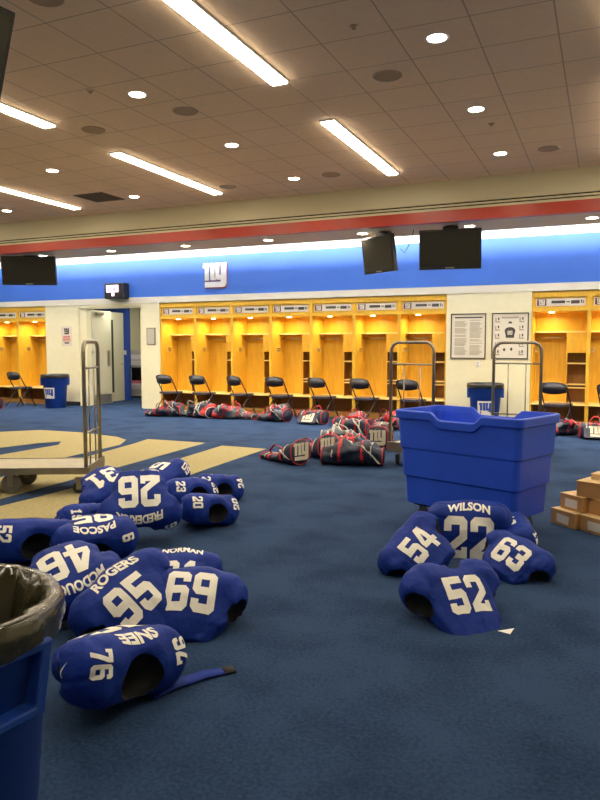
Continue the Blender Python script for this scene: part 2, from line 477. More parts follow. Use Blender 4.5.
# space behind the far wall: locker recess back and corridor
struct(MB().box(XL, -13.05, 14.42, 14.52, 0, 2.75).box(-10.15, XR, 14.42, 14.52, 0, 2.75).build('wall_recess', M_cream))
cr = MB()
cr.box(-13.3, -13.13, 14.52, 17.6, 0, 2.75, 0)
cr.box(-10.15, -10.0, 13.95, 17.6, 0, 2.75, 0)
cr.box(-13.3, -10.0, 17.5, 17.6, 0, 2.75, 1)
cr.box(-13.13, -12.12, 13.8, 13.9, 0, 2.75, 0)
struct(cr.build('wall_corridor', [M_cream, M_green]))
struct(MB().box(-13.13, -12.02, 15.45, 15.6, 0, 2.75).build('wall_corridor_blue', M_bluew))
struct(MB().box(-13.3, -10.0, 13.72, 17.6, 2.75, 2.85).build('ceiling_corridor', M_white))
struct(MB().box(XL, -13.31, 13.73, 14.5, 2.75, 2.85).box(-10.0, XR, 13.73, 14.5, 2.75, 2.85).build('trim_6', M_white))
# door frame + open leaves
df = MB(); df.box(-11.85, -11.835, WALL + .04, WALL + .2, 0, DZ, 0).box(-12.06, -10.15, WALL + .03, WALL + .07, DZ - .04, DZ, 0)
struct(df.build('trim_7', M_cream))
d1 = struct(MB().box(-11.88, -11.83, 13.80, 14.56, .01, 2.40).build('door_1', M_door, bevel=.004))
MB().box(-11.83, -11.825, 13.84, 14.53, .03, .26).build('kick_plate', M_chrome, d1)
MB().box(-11.83, -11.824, 14.38, 14.50, .98, 1.38).build('push_plate', M_chrome, d1)
MB().box(-11.83, -11.77, 13.95, 14.2, 2.27, 2.34).box(-11.82, -11.80, 13.9, 14.3, 2.34, 2.355).build('door_closer', M_chrome, d1)
MB().tube([(-11.825, 13.83, 1.3), (-11.825, 13.83, 1.42)], .012).build('hinge', M_chrome, d1)
d2 = struct(MB().box(-12.16, -12.11, 14.70, 15.42, .01, 2.40).build('door_2', M_door, bevel=.004))
MB().box(-12.11, -12.104, 14.84, 14.98, .25, 2.2).build('glass_strip', M_glass, d2)
MB().tube([(-12.11, 15.33, 1.02), (-12.06, 15.33, 1.02), (-12.06, 15.22, 1.02)], .012).build('door_handle', M_chrome, d2)

# ================================================================== CEILING FIXTURES
def light_strip(x, y0, y1, label, group='long ceiling light strips'):
    t = thing('ceiling_light_strip', label, 'ceiling light', (x, (y0 + y1) / 2, CEIL - .012), 0, group)
    L = (y1 - y0) / 2
    f = MB(); f.box(-.09, -.075, -L - .015, L + .015, -.004, .012).box(.075, .09, -L - .015, L + .015, -.004, .012)
    f.box(-.075, .075, -L - .015, -L, -.004, .012).box(-.075, .075, L, L + .015, -.004, .012)
    f.build('light_frame', M_white, t)
    MB().box(-.075, .075, -L, L, -.020, .010).build('light_diffuser', M_lamp, t)
    return t
light_strip(-2.93, 3.55, 6.15, 'long glowing ceiling strip, longest in view at the top centre of the photo')
light_strip(-2.93, 7.38, 9.97, 'glowing ceiling strip on the right, alone above the middle of the lockers')
light_strip(-5.93, 7.46, 10.06, 'glowing ceiling strip between the upper left strip and the wall emblem')
light_strip(-5.90, 3.66, 6.26, 'short looking glowing strip cut by the left edge, the upper of two there')
light_strip(-8.92, 7.5, 10.1, 'glowing strip cut by the left edge, the lower of two, near the red band')
for x, y in ((.07, 7.4), (.07, 3.55), (-8.92, 3.6), (-11.9, 7.5), (-11.9, 3.6), (3.07, 7.4), (3.07, 3.55), (-14.9, 7.5),
             (-2.93, -.3), (-5.9, -.3), (-8.9, -.3), (.07, -.3)):
    light_strip(x, y, y + 2.6, 'glowing ceiling strip of the same row grid outside the picture')

def downlight(x, y, z, label, group, watts):
    t = thing('downlight', label, 'ceiling light', (x, y, z), 0, group)
    MB().lathe([(.078, -.0), (.098, -.006), (.100, -.001), (.100, .0)], 28).build('trim_ring', M_white, t)
    MB().lathe([(0.0001, -.003), (.078, -.003), (.078, 0)], 28).build('lamp_lens', M_disk, t)
    area('lamp', t, (0, 0, -.02), .14, watts, WARM, spread=R(150))
DLS = [(-1.35, 5.83, 'largest round downlight, right of the top strip'),
       (-1.35, 7.70, 'round downlight, middle of the three in the right hand row'),
       (-1.35, 9.56, 'round downlight in right hand row, nearest the cream fascia'),
       (-4.39, 5.88, 'round downlight left of the long strip, nearest of the middle row'),
       (-4.39, 7.80, 'round downlight between the two central strips, middle of its row'),
       (-4.39, 9.70, 'round downlight at far end of middle row, below the right strip'),
       (-7.38, 7.86, 'round downlight between the two strips at the left edge'),
       (-7.39, 9.76, 'small round downlight beside the dark square vent'),
       (-10.33, 9.80, 'small round downlight at far left edge above the fascia')]
for x, y, l in DLS: downlight(x, y, CEIL - .001, l, 'downlights in the tiled ceiling', CAN_W)
for x, y in ((-1.35, 2.5), (-4.39, 3.9), (-7.38, 5.9), (-10.33, 7.8), (1.6, 5.8), (1.6, 9.6)):
    downlight(x, y, CEIL - .001, 'round downlight of the same tiled ceiling outside the picture', 'downlights in the tiled ceiling', CAN_W)
SD = [(-.25, 'soffit downlight at the far right, right of the large screen'),
      (-2.05, 'soffit downlight beside the bracket of the largest screen'),
      (-3.84, 'soffit downlight beside the bracket of the angled screen'),
      (-5.62, 'soffit downlight above and right of the wall emblem'),
      (-7.38, 'soffit downlight above and left of the wall emblem'),
      (-9.14, 'soffit downlight above the small lit display'),
      (-10.93, 'soffit downlight beside the bracket of the left screen')]
for x, l in SD: downlight(x, 11.3, 3.399, l, 'downlights in the soffit', SOFFIT_W)
for x in (1.5, 3.3, -12.7, -14.5): downlight(x, 11.3, 3.399, 'soffit downlight outside the picture', 'downlights in the soffit', SOFFIT_W)
# cove light resting on the soffit
for i, x in enumerate((-15.0, -11.8, -8.6, -5.4, -2.2, 1.0)):
    t = thing('cove_light', 'linear cove light lying on top of the soffit, hidden behind its lip', 'cove light', (x + 1.5, 11.7, 3.46), 0, 'cove lights above the soffit')
    MB().box(-1.58, 1.58, -.04, .04, 0, .02).build('lamp_base', M_white, t)
    MB().box(-1.57, 1.57, -.02, .04, .02, .035).build('lamp_tube', M_cove, t)
    area('lamp', t, (0, .05, .05), 3.1, 150, (.95, .95, 1.0), rot=(R(105), 0, 0), shape='RECTANGLE', size_y=.03)

def speaker(x, y, label):
    t = thing('ceiling_speaker', label, 'speaker', (x, y, CEIL), 0, 'round ceiling speakers')
    MB().lathe([(.0001, -.006), (.115, -.006), (.128, -.010), (.138, -.004), (.138, 0)], 32).build('grille', M_grille, t)
speaker(-1.95, 6.43, 'brown round ceiling speaker below and left of the largest downlight')
speaker(-.75, 9.57, 'brown round ceiling speaker at right near the cream fascia')
speaker(-5.56, 6.6, 'brown round ceiling speaker above the third strip, left side')
speaker(-5.57, 9.76, 'small brown round ceiling speaker at the far end of the left middle strip')
speaker(-3.79, 9.70, 'small brown round ceiling speaker just left of the right strip end')
speaker(-3.80, 4.02, 'large brown round ceiling speaker cut by the top edge, upper left')
speaker(-4.22, 6.49, 'brown round ceiling speaker right of the upper left downlight')
v = thing('air_vent', 'dark square air vent in the ceiling near the fascia', 'vent', (-7.95, 9.55, CEIL))
fm = MB(); fm.box(-.3, .3, -.3, -.27, -.01, 0).box(-.3, .3, .27, .3, -.01, 0).box(-.3, -.27, -.27, .27, -.01, 0).box(.27, .3, -.27, .27, -.01, 0)
fm.build('vent_frame', M_vent, v)
sl = MB()
for k in range(9): sl.box(-.27, .27, -.25 + k * .06, -.225 + k * .06, -.012, -.002)
sl.box(-.27, .27, -.27, .27, -.002, 0, 1)
sl.build('vent_slats', [M_vent, M_blackm], v)
for x, y, l in ((-1.9, 5.35, 'tiny sprinkler head above the brown speaker at the top'), (-1.27, 8.25, 'tiny sprinkler head below the middle right downlight'), (-4.75, 5.6, 'tiny sprinkler head left of the upper left downlight')):
    t = MB().lathe([(.035, 0), (.035, -.005), (.015, -.008), (.010, -.018), (.018, -.022), (.018, -.025), (.0001, -.025)], 16, c=(0, 0, 0)).build('sprinkler', M_grille)
    t.location = (x, y, CEIL); tag(t, l, 'sprinkler', 'ceiling sprinklers')

# ================================================================== SCREENS
def tv(name_label, loc, rz, tilt, w, h, drop, mount_top, group='black hanging television screens', cable=False):
    """loc = centre of the screen body; hangs from mount_top height"""
    t = thing('television', name_label, 'television', loc, rz, group)
    Mx = Matrix.Rotation(tilt, 4, 'X')
    b = MB().box(-w / 2, w / 2, -.03, .05, -h / 2, h / 2, 0, Mx); b.build('screen_casing', M_black, t, bevel=.006)
    MB().box(-w / 2 + .028, w / 2 - .028, -.034, -.0301, -h / 2 + .06, h / 2 - .028, 0, Mx).build('screen_panel', M_screen, t)
    MB().box(-.07, .07, -.0335, -.0305, -h / 2 + .018, -h / 2 + .034, 0, Mx).build('maker_badge', M_chrome, t)
    ztop = mount_top - loc[2]
    m = MB(); m.box(-.15, .15, .05, .08, -.12, .12, 0, Mx)
    m.tube([(0, .10, 0), (0, .14, 0), (0, .14, ztop)], .025, 10)
    m.lathe([(.11, ztop - .02), (.11, ztop)], 20, c=(0, .14, 0))
    m.box(-.12, .12, .03, .17, h / 2 - .03, min(h / 2 + .05, ztop)) if ztop > h / 2 else None
    m.build('ceiling_bracket', M_black, t)
    return t
tv('largest black television hanging right of centre over the blue band', (-2.30, 11.05, 3.02), R(8), R(8), .96, .62, 0, 3.40)
tv('black television turned to the left, hanging left of the largest screen', (-3.52, 11.2, 3.02), R(-33), R(9), .78, .60, 0, 3.40)
tv('black television hanging at left edge over the blue band', (-11.15, 11.12, 3.08), R(27), R(6), 1.12, .60, 0, 3.40)
tv('near black television cut off by the top left corner', (-3.151, 2.558, 3.075), R(82), R(20), .80, .50, 0, CEIL)
w_ = MB().tube([(-3.16, 11.25, 3.24), (-3.08, 11.2, 3.28), (-2.99, 11.15, 3.25), (-2.92, 11.2, 3.27)], .006, 6).tube([(-3.16, 11.25, 3.10), (-3.08, 11.2, 3.02), (-3.02, 11.2, 3.12), (-2.95, 11.2, 3.26), (-2.93, 11.2, 3.4)], .006, 6).build('cable', M_blackm)
tag(w_, 'thin loose cable between the angled and the largest television', 'cable')
# lit display over the door
t = thing('clock_display', 'small black box display with lit pink screen above the doorway', 'display', (-10.76, WALL - .12, 2.81))
MB().box(-.28, .28, -.12, .119, -.185, .185).build('display_case', M_black, t, bevel=.02)
MB().box(-.215, .14, -.124, -.1205, -.035, .135).build('lit_panel', M_scr_on, t)
MB().box(-.06, .02, -.124, -.1205, -.125, -.05).build('lit_digit', M_scr_on, t)
vs, fs = flat_text('20:42', .11, .003, .30)
MB().add([(x - .035, -.1255, y + .035) for x, y in vs], fs).build('numerals', M_maroon, t)

# wall emblem
def upright(polys, z0=0.0, depth=.02, mi=0, mb=None):
    mb = mb or MB(); M = Matrix.Rotation(PI / 2, 4, 'X')   # drawing plane -> vertical facing -Y
    for o, h in polys: mb.prism(o, z0, z0 + depth, M, mi, h)
    return mb
t = thing('wall_emblem', 'white interlocked ny letter emblem mounted on the blue band', 'emblem', (-8.10, WALL, 3.09))
o = upright(glyph_ny(.60, .54), 0.02, .025).build('letters', mat('emblem_white', (.96, .96, .94), .45), t)
g = upright([([(x * 1.0 + .0, y - .012) for x, y in P], []) for P, _ in glyph_ny(.63, .57)], 0.0, .02).build('letter_backing', mat('dull_red_edge', (.30, .05, .06), .5), t)

# ================================================================== WALL SIGNS
def flatbox(mb, x0, x1, z0, z1, y0, y1, mi=0): return mb.box(x0, x1, y0, y1, z0, z1, mi)
t = thing('notice_sign', 'small white notice with dark emblem and red lines beside the left lockers', 'sign', (-12.44, WALL, 1.75))
MB().box(-.17, .17, -.012, 0, -.25, .25).build('sign_board', M_paper, t)
upright([([(x, y + .12) for x, y in P], []) for P, _ in glyph_ny(.16, .15)], .0125, .003).build('ny_emblem', M_ink, t)
m = MB()
for k, (a, w0) in enumerate(((-.01, .11), (-.045, .12), (-.08, .12), (-.12, .12))): m.box(-w0, w0, -.0155, -.0125, a - .012, a + .008)
m.build('red_lines', M_redink, t)
MB().box(-.07, .08, -.0155, -.0125, -.19, -.155).build('bottom_line', M_ink, t)
t = thing('wall_plaque', 'small grey plaque between the doorway and the first central locker', 'plaque', (-9.87, WALL, 1.73))
MB().box(-.12, .12, -.02, 0, -.20, .20).build('plaque_frame', M_dsteel, t)
MB().box(-.10, .10, -.023, -.0205, -.18, .18).build('plaque_sheet', mat('grey_sheet', (.52, .50, .40), .5), t)

def framed(x, label):
    t = thing('framed_poster', label, 'poster', (x, WALL, 1.69))
    f = MB(); W, Hh = .335, .435
    f.box(-W, W, -.025, 0, Hh - .018, Hh).box(-W, W, -.025, 0, -Hh, -Hh + .018).box(-W, -W + .018, -.025, 0, -Hh + .018, Hh - .018).box(W - .018, W, -.025, 0, -Hh + .018, Hh - .018)
    f.build('poster_frame', M_ink, t)
    MB().box(-W + .018, W - .018, -.012, 0, -Hh + .018, Hh - .018).build('poster_sheet', M_paper, t)
    return t
t = framed(-2.45, 'black framed poster with two grey columns of small print')
m = MB(); random.seed(4)
m.box(-.26, .27, -.0145, -.0125, .345, .372, 1)
for cx in (-.14, .15):
    z = .31
    while z > -.36:
        wd = .12 * random.uniform(.75, 1.0)
        if random.random() > .12: m.box(cx - .12, cx - .12 + 2 * wd, -.0145, -.0125, z - .012, z, 0)
        z -= .022
m.build('print_columns', [M_greyink, M_ink], t)
t = framed(-1.67, 'black framed uniform chart poster with a player figure, behind the cart hoop')
m = MB()
m.box(-.16, .15, -.0145, -.0125, .33, .365, 0)
for cx in (-.23, .21):
    for k in range(5):
        z = .30 - k * .155
        m.box(cx - .045, cx + .045, -.0145, -.0125, z - .045, z - .02, 0).box(cx - .045, cx - .02, -.0145, -.0125, z - .02, z + .045, 0).box(cx + .005, cx + .03, -.0145, -.0125, z, z + .05, 1)
m.build('gear_icons', [M_greyink, M_ink], t)
fig = MB()
oct_ = lambda cx, cz, rx, rz, n=14: [(cx + rx * math.cos(2 * PI * i / n), cz + rz * math.sin(2 * PI * i / n)) for i in range(n)]
upright([([(-.08, .02), (-.10, .10), (-.075, .145), (-.03, .165), (.03, .165), (.075, .145), (.10, .10), (.08, .02), (.075, -.035), (-.075, -.035)], []), (oct_(0, .245, .035, .03), []),
         (oct_(-.10, -.26, .022, .03), []), (oct_(.03, -.25, .02, .032), [])], .0125, .002, 0, fig)
fig.build('player_figure', M_ink, t)
hd = MB(); upright([(oct_(0, .205, .026, .035), [])], .015, .002, 0, hd)
vs, fs = polys_flat(glyph_num('80', .075))
hd.add([(x, -.017, y + .06) for x, y in vs], fs)
hd.build('figure_number', M_paper, t)
t = thing('wall_outlet', 'small white wall outlet under the framed print poster', 'outlet', (-2.255, WALL, 1.15))
MB().box(-.035, .035, -.01, 0, -.06, .06).build('outlet_plate', M_white, t, bevel=.003)
MB().box(-.012, .012, -.0125, -.0102, .01, .035).box(-.012, .012, -.0125, -.0102, -.035, -.01).build('sockets', M_greyink, t)

# ================================================================== LOCKERS
LW = .966; LD = .70
def make_locker():
    t = thing('locker', '', 'locker', (0, 0, 0))
    W = LW; s = .022
    MB().box(0, s, .02, LD, .10, 2.50).box(W - s, W, .02, LD, .10, 2.50).build('side_panels', M_wood, t)
    MB().box(0, .032, 0, .02, .10, 2.50).box(W - .032, W, 0, .02, .10, 2.50).build('face_frame', M_wood, t, bevel=.003)
    MB().box(s, W - s, LD - .02, LD, .10, 2.50).build('back_panel', M_wood, t)
    MB().box(.032, W - .032, .0, .02, 2.40, 2.50).box(.032, W - .032, .0, .02, 2.14, 2.21).box(s, W - s, .035, .06, 2.21, 2.40).box(s, W - s, .02, LD - .02, 2.14, 2.16).build('header_panel', M_wood, t)
    npz = thing_child('nameplate', MB().box(.07, W - .07, .022, .035, 2.235, 2.375), M_paper, t)
    MB().box(.085, .245, .0195, .0215, 2.245, 2.365).build('emblem_square', M_maroon, npz)
    vs, fs = polys_flat(glyph_ny(.11, .10))
    MB().add([(x + .165, .0185, y + 2.305) for x, y in vs], fs).build('ny_letters', M_paper, npz)
    MB().box(.33, .56, .0195, .0215, 2.285, 2.335).box(.66, .80, .0195, .0215, 2.275, 2.335).box(.58, .64, .0195, .0215, 2.30, 2.32).box(.82, .84, .0195, .0215, 2.28, 2.34).box(.855, .87, .0195, .0215, 2.28, 2.33).build('name_print', M_ink, npz)
    # inner hanging bay set back, with shelf box, and shelf column on the right
    y0 = .40
    MB().box(s, W - s, y0, LD - .02, 1.755, 1.785).build('upper_shelf', M_wood3, t)
    MB().box(.585, .605, y0, LD - .02, .42, 1.755).build('divider', M_wood, t)
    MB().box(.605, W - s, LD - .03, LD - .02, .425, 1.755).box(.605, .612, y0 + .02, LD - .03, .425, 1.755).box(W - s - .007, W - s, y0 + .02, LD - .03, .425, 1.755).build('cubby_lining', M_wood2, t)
    c = MB()
    for z in (1.16, .76, .70): c.box(.605, W - s, y0, LD - .02, z, z + .022)
    c.build('shelves', M_wood3, t)
    sd = MB().box(.605, W - s, y0 - .018, y0, 1.37, 1.755).build('safe_door', M_wood, t, bevel=.002)
    MB().tube([(.66, y0 - .018, 1.60), (.66, y0 - .04, 1.60)], .012, 8).build('door_lock', M_chrome, sd)
    MB().tube([(s, .54, 1.66), (.585, .54, 1.66)], .013, 8).build('hanging_rail', M_chrome, t)
    h = MB().box(s, s + .012, .30, .36, 1.38, 1.47); h.tube([(s + .01, .33, 1.45), (s + .07, .33, 1.43), (s + .085, .33, 1.47)], .009, 8); h.tube([(s + .01, .33, 1.40), (s + .05, .33, 1.38), (s + .06, .33, 1.41)], .009, 8)
    h.build('coat_hook', M_chrome, t)
    MB().box(0, W, -.02, LD - .02, .40, .425).build('seat_board', M_wood3, t, bevel=.003)
    MB().box(s, W - s, .45, .47, .10, .40).box(s, s + .006, .01, .45, .10, .40).box(W - s - .006, W - s, .01, .45, .10, .40).build('footlocker_shade_lining', M_wood2, t)  # shadow under the seat board put into the dark wood colour
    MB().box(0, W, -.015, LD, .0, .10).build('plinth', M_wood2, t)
    p = MB().lathe([(.0001, 2.125), (.045, 2.125), (.05, 2.132), (.05, 2.14)], 20, c=(.32, .29, 0)).build('puck_light', M_puck, t)
    area('lamp', t, (.32, .29, 2.115), .08, LOCKER_W, (1.0, .86, .50), spread=R(165))
    return t
def thing_child(name, mb, m, parent): return mb.build(name, m, parent)
LOCK = [(-9.635, 'first wooden locker right of the doorway wall, central row'),
        (-8.669, 'second wooden locker of the central row, counted from the doorway'),
        (-7.703, 'third wooden locker of the central row, under the wall emblem'),
        (-6.737, 'middle wooden locker of the seven in the central row'),
        (-5.771, 'wooden locker fifth from the doorway in the central row'),
        (-4.805, 'wooden locker under the angled television, left of the last central one'),
        (-3.839, 'last wooden locker of the central row, behind the cart hoop'),
        (-14.10, 'wooden locker nearest the blue bin in the left bank'),
        (-15.07, 'wooden locker cut by left edge of the photo'),
        (-16.03, 'wooden locker beyond the left edge of the photo'),
        (-1.29, 'wooden locker right of the framed posters, behind the blue bin truck'),
        (-.32, 'wooden locker cut by the right edge of the photo'),
        (.65, 'wooden locker beyond the right edge of the photo')]
lk = make_locker()
LY = WALL + .025
lk.location = (LOCK[0][0], LY, 0); lk['label'] = LOCK[0][1]; lk['group'] = 'open wooden lockers along the far wall'
for x, l in LOCK[1:]:
    sc = (1.03, 1, 1) if x < -13 or x > -2 else None
    if x == -.32: x = -1.29 + LW * 1.03
    if x == .65: x = -1.29 + 2 * LW * 1.03
    if x == -14.10: x = -13.13 - LW * 1.03
    if x == -15.07: x = -13.13 - 2 * LW * 1.03
    if x == -16.03: x = -13.13 - 3 * LW * 1.03
    dup(lk, (x, LY, 0), 0, l, scale=sc)

# ================================================================== FOLDING CHAIRS
def make_chair():
    t = thing('folding_chair', '', 'chair', (0, 0, 0), 0)
    # local +Y is the way the sitter faces; depth .48, width .44
    for s in (-1, 1):
        MB().tube([(s * .20, .22, .01), (s * .20, .03, .40), (s * .20, -.15, .76), (s * .19, -.165, .80)], .011, 8).build('front_leg', M_frame, t)
        MB().tube([(s * .175, -.22, .01), (s * .175, -.06, .26), (s * .175, .08, .44)], .010, 8).build('rear_leg', M_frame, t)
    pts = [(-.19, -.165, .80)] + [(.19 * math.sin(a), -.165 - .02 * math.cos(a), .80 + .043 * math.cos(a)) for a in [R(d) for d in range(-75, 76, 25)]] + [(.19, -.165, .80)]
    MB().tube(pts, .011, 8).build('back_frame', M_frame, t)
    m = MB(); m.tube([(-.2, .13, .2), (.2, .13, .2)], .008, 8)
    m.build('stretcher', M_frame, t)
    MB().tube([(-.175, -.15, .12), (.175, -.15, .12)], .008, 8).build('stretcher', M_frame, t)
    # curved back panel
    bp = MB(); vs = []; fs = []
    n = 10
    for i in range(n + 1):
        a = -1 + 2 * i / n; x = .19 * a; y = -.155 - .035 * (1 - a * a); top = .80 + .040 * (1 - a * a) ; bot = .655 - .01 * (1 - a * a) + .02 * a * a
        for dy in (0, .018):
            vs += [(x, y + dy, bot), (x, y + dy - .015, top)]
    for i in range(n):
        a = i * 4; b = a + 4
        fs += [(a, b, b + 1, a + 1), (a + 2, a + 3, b + 3, b + 2), (a + 1, b + 1, b + 3, a + 3), (a, a + 2, b + 2, b)]
    fs += [(0, 1, 3, 2), (n * 4, n * 4 + 2, n * 4 + 3, n * 4 + 1)]
    bp.add(vs, fs, 0, True); bp.build('backrest', M_seat, t)
    P = [(.18 * math.copysign(abs(math.cos(a)) ** .5, math.cos(a)), .03 + .19 * math.copysign(abs(math.sin(a)) ** .5, math.sin(a))) for a in [2 * PI * i / 28 for i in range(28)]]
    MB().prism(P, .435, .475).build('seat', mat('seat_vinyl', (.05, .06, .095), .3), t, bevel=.012)
    return t
CH = [(-8.92, 12.95, 8, 'dark folding chair in front of the first central locker by the doorway wall'),
      (-8.10, 13.02, 6, 'dark folding chair facing the second central locker'),
      (-7.15, 13.00, -4, 'dark folding chair facing the third central locker under the emblem'),
      (-6.20, 12.98, 5, 'dark folding chair facing the middle central locker'),
      (-5.24, 12.98, -3, 'dark folding chair facing the fifth central locker, behind the flat bag'),
      (-4.33, 12.98, -2, 'dark folding chair left of the cart hoop, facing the sixth central locker'),
      (-3.38, 12.95, 2, 'dark folding chair seen through the bars of the middle cart'),
      (-.76, 12.98, 0, 'dark folding chair right of the blue bin truck and its hoop'),
      (.17, 12.95, 0, 'dark folding chair cut by the right edge of the photo'),
      (-13.35, 12.9, 12, 'dark folding chair left of the far blue bin'),
      (-14.62, 12.95, 9, 'dark folding chair cut by the left edge of the photo')]
ch = make_chair(); ch.scale = (1.2, 1.15, 1.02)
for i, (x, y, a, l) in enumerate(CH):
    if i == 0: ch.location = (x, y, 0); ch.rotation_euler = (0, 0, R(a - 20)); ch['label'] = l; ch['group'] = 'folding chairs facing the lockers'
    else: dup(ch, (x, y, 0), R(a - 20), l)

# ================================================================== DUFFEL BAGS
def lname(): pass
def make_duffel(label, seed, loc, rz, L=.66, W=.36, H=.33, slump=.25, group='duffel bags around the room', logo=(-1, 1), strap=M_redn, body=M_navy, cat='bag', prof=None):
    prof = prof or (0, 1.0)   # where along the length it stands highest, and how high the rest stays
    rnd = random.Random(seed)
    t = thing('duffel_bag', label, cat, loc, rz, group)
    nu, nv = 28, 22; vs = []; sv = Vector((seed * 3.1, seed * 1.7, 0))
    def P(a, v, off=0.0):     # a in 0..2pi around, v in -1..1 along x
        endf = 1 - .10 * abs(v) ** 6
        e = .62 + .30 * (prof[1] < 1)
        cx = math.copysign(abs(math.cos(a)) ** e, math.cos(a)); cz = math.copysign(abs(math.sin(a)) ** e, math.sin(a))
        sag = 1 - slump * (1 - v * v) * (.6 + .6 * noise.noise(Vector((v * 1.5, 0, 0)) + sv))
        pk_ = prof[1] + (1 - prof[1]) * math.exp(-((v - prof[0]) / .75) ** 2)
        w = (W / 2 * (.6 + .4 * pk_) * (1 + slump * .35 * (1 - v * v)) + off) * endf; h = (H / 2 * pk_ + off) * endf
        y = cx * w; hb = H / 2 * pk_
        z = cz * h * (sag if cz > 0 else 1) + hb
        p = Vector((v * L / 2, y, z))
        d = noise.noise(p * 6 + sv) * (.022 + .13 * max(0, slump - .3)) + abs(noise.noise(p * 13 + sv * 2)) * -(.014 + .10 * max(0, slump - .3))
        k = 1 - abs(v) ** 8
        p += Vector((0, cx, cz if cz > 0 else 0)) * d * k * (1 + slump)
        p.x += .02 * noise.noise(p * 5 + sv) * (1 - abs(v)) 
        if p.z < .004 + off * .2: p.z = .004 + off * .2
        return p
    for i in range(nv + 1):
        v = -1 + 2 * i / nv
        for j in range(nu): vs.append(P(2 * PI * j / nu, v))
    fs = []
    for i in range(nv):
        for j in range(nu):
            fs.append((i * nu + j, i * nu + (j + 1) % nu, (i + 1) * nu + (j + 1) % nu, (i + 1) * nu + j))
    fs.append(tuple(reversed(range(nu)))); fs.append(tuple(nv * nu + j for j in range(nu)))
    bo = MB().add(vs, fs, 0, True).build('bag_body', [body, M_redn, M_grey], t, fix=True)
    if slump > .6:
        for p in bo.data.polygons:
            q = noise.noise(Vector(p.center) * 5.5 + sv * 3)
            p.material_index = 1 if q > .24 else (2 if q < -.2 else 0)
    # end panels + piping
    for s in (-1, 1):
        ring = [P(2 * PI * j / 30, s * .985, .004) for j in range(30)]
        MB().tube(ring, .008, 6, closed=True).build('piping', strap if s == 1 or rnd.random() < .5 else M_wweb, t)
        if s in logo:
            lg = glyph_ny(.24, .22); f, q = polys_flat(lg)
            MB().add([((L / 2 + .006) * s, x * s, y + H * .52) for x, y in f], q).build('ny_emblem', M_patch, t)
    # straps round the body, handle loops, zip, shoulder strap
    for v0 in (-.36, .36):
        A = [R(d) for d in range(-40, 221, 13)]
        pts = [P(a, v0, .005) for a in A]
        MB().ribbon(pts, .045, .004, (1, 0, 0)).build('strap', strap, t)
    for s in (-1, 1):
        y0 = s * W * .22; pk = .10 * rnd.uniform(.5, 1.1); lean = s * rnd.uniform(.03, .10)
        pts = []
        for k in range(13):
            a = PI * k / 12; x = -.36 * L / 2 * math.cos(a)
            base = P(PI / 2 - s * .6, -.36 * math.cos(a), .008)
            pts.append((x, base.y + lean * math.sin(a), base.z + .004 + pk * math.sin(a)))
        MB().ribbon(pts, .035, .004, (0, 1, .3 * s)).build('handle', strap, t)
    MB().ribbon([P(PI / 2, -.85 + 1.7 * k / 16, .004) for k in range(17)], .025, .004, (0, 1, 0)).build('zip', M_wweb, t)
    sp = []; ph = rnd.uniform(0, 6)
    for k in range(17):
        q = k / 16; a = R(-25 + 235 * q) ; 
        sp.append(P(a, -.9 + 1.8 * q, .012 + .02 * math.sin(ph + 7 * q)))
    MB().ribbon(sp, .03, .004, (1, .3, 0)).build('shoulder_strap', M_wweb if seed % 2 else strap, t)
    for vv in (-.62, .62):
        A = [R(d) for d in range(-20, 201, 20)]
        MB().ribbon([P(a, vv, .004) for a in A], .02, .003, (1, 0, 0)).build('side_seam', M_wweb, t)
    return t
# cluster on the open floor in the middle
make_duffel('navy duffel bag at front left of the middle cluster, ny end facing camera', 1, (-3.80, 8.05, 0), R(-28), .74, .34, .34, .35, logo=(1,), prof=(1, .25))
make_duffel('navy duffel bag directly behind the front left one, ny end facing camera', 2, (-3.62, 8.62, 0), R(-30), .62, .33, .34, .25, logo=(1,), strap=M_redn, prof=(1, .4))
make_duffel('large navy duffel bag with red straps, front right of the middle cluster', 3, (-2.90, 8.22, 0), R(12), .78, .46, .38, .58, logo=(-1,), prof=(.1, .5))
make_duffel('navy duffel bag slumped between the two front bags of the middle cluster', 4, (-3.35, 9.05, 0), R(150), .6, .36, .34, .65, logo=(), prof=(.4, .4))
make_duffel('navy duffel bag next to the middle cart, ny end toward camera', 5, (-3.02, 9.75, 0), R(-80), .6, .32, .36, .3, logo=(1,))
make_duffel('slumped navy bag at the back left of the middle cluster', 6, (-3.75, 10.05, 0), R(15), .6, .34, .28, .5, logo=(), strap=M_wweb, body=M_grey, prof=(-.2, .5))
make_duffel('red strapped navy bag at the very back of the middle cluster', 7, (-3.85, 10.95, 0), R(-10), .62, .34, .30, .4, logo=())
# bags in front of the lockers
BG = [(-8.62, 12.32, 12, 'slumped red and grey duffel bag at the doorway end of the central row', 11, M_redn, M_navy),
      (-7.85, 12.42, -14, 'slumped duffel bag in front of the second chair from the doorway', 12, M_wweb, M_navy),
      (-7.02, 12.44, 12, 'slumped duffel bag in front of the third chair from the doorway', 13, M_redn, M_grey),
      (-6.12, 12.42, -10, 'slumped duffel bag in front of the fourth chair, middle of the row', 15, M_redn, M_navy),
      (-4.40, 12.30, 10, 'navy duffel bag under the chair left of the middle cart', 18, M_redn, M_navy),
      (-3.60, 12.05, -14, 'duffel bag behind the cluster, seen beside the middle cart', 19, M_redn, M_navy),
      (-.72, 12.42, 25, 'duffel bag with red lining right of the blue bin truck', 20, M_redn, M_navy),
      (-14.35, 12.25, 15, 'red strapped duffel bag cut by the left edge', 23, M_redn, M_grey)]
for x, y, a, l, sd, st, bd in BG:
    make_duffel(l, sd, (x, y, 0), R(a), .80 if x < -6 else .62, .44, .37, .75, logo=(), strap=st, body=bd, prof=((.35, -.1, .3, .45)[sd % 4], .30))
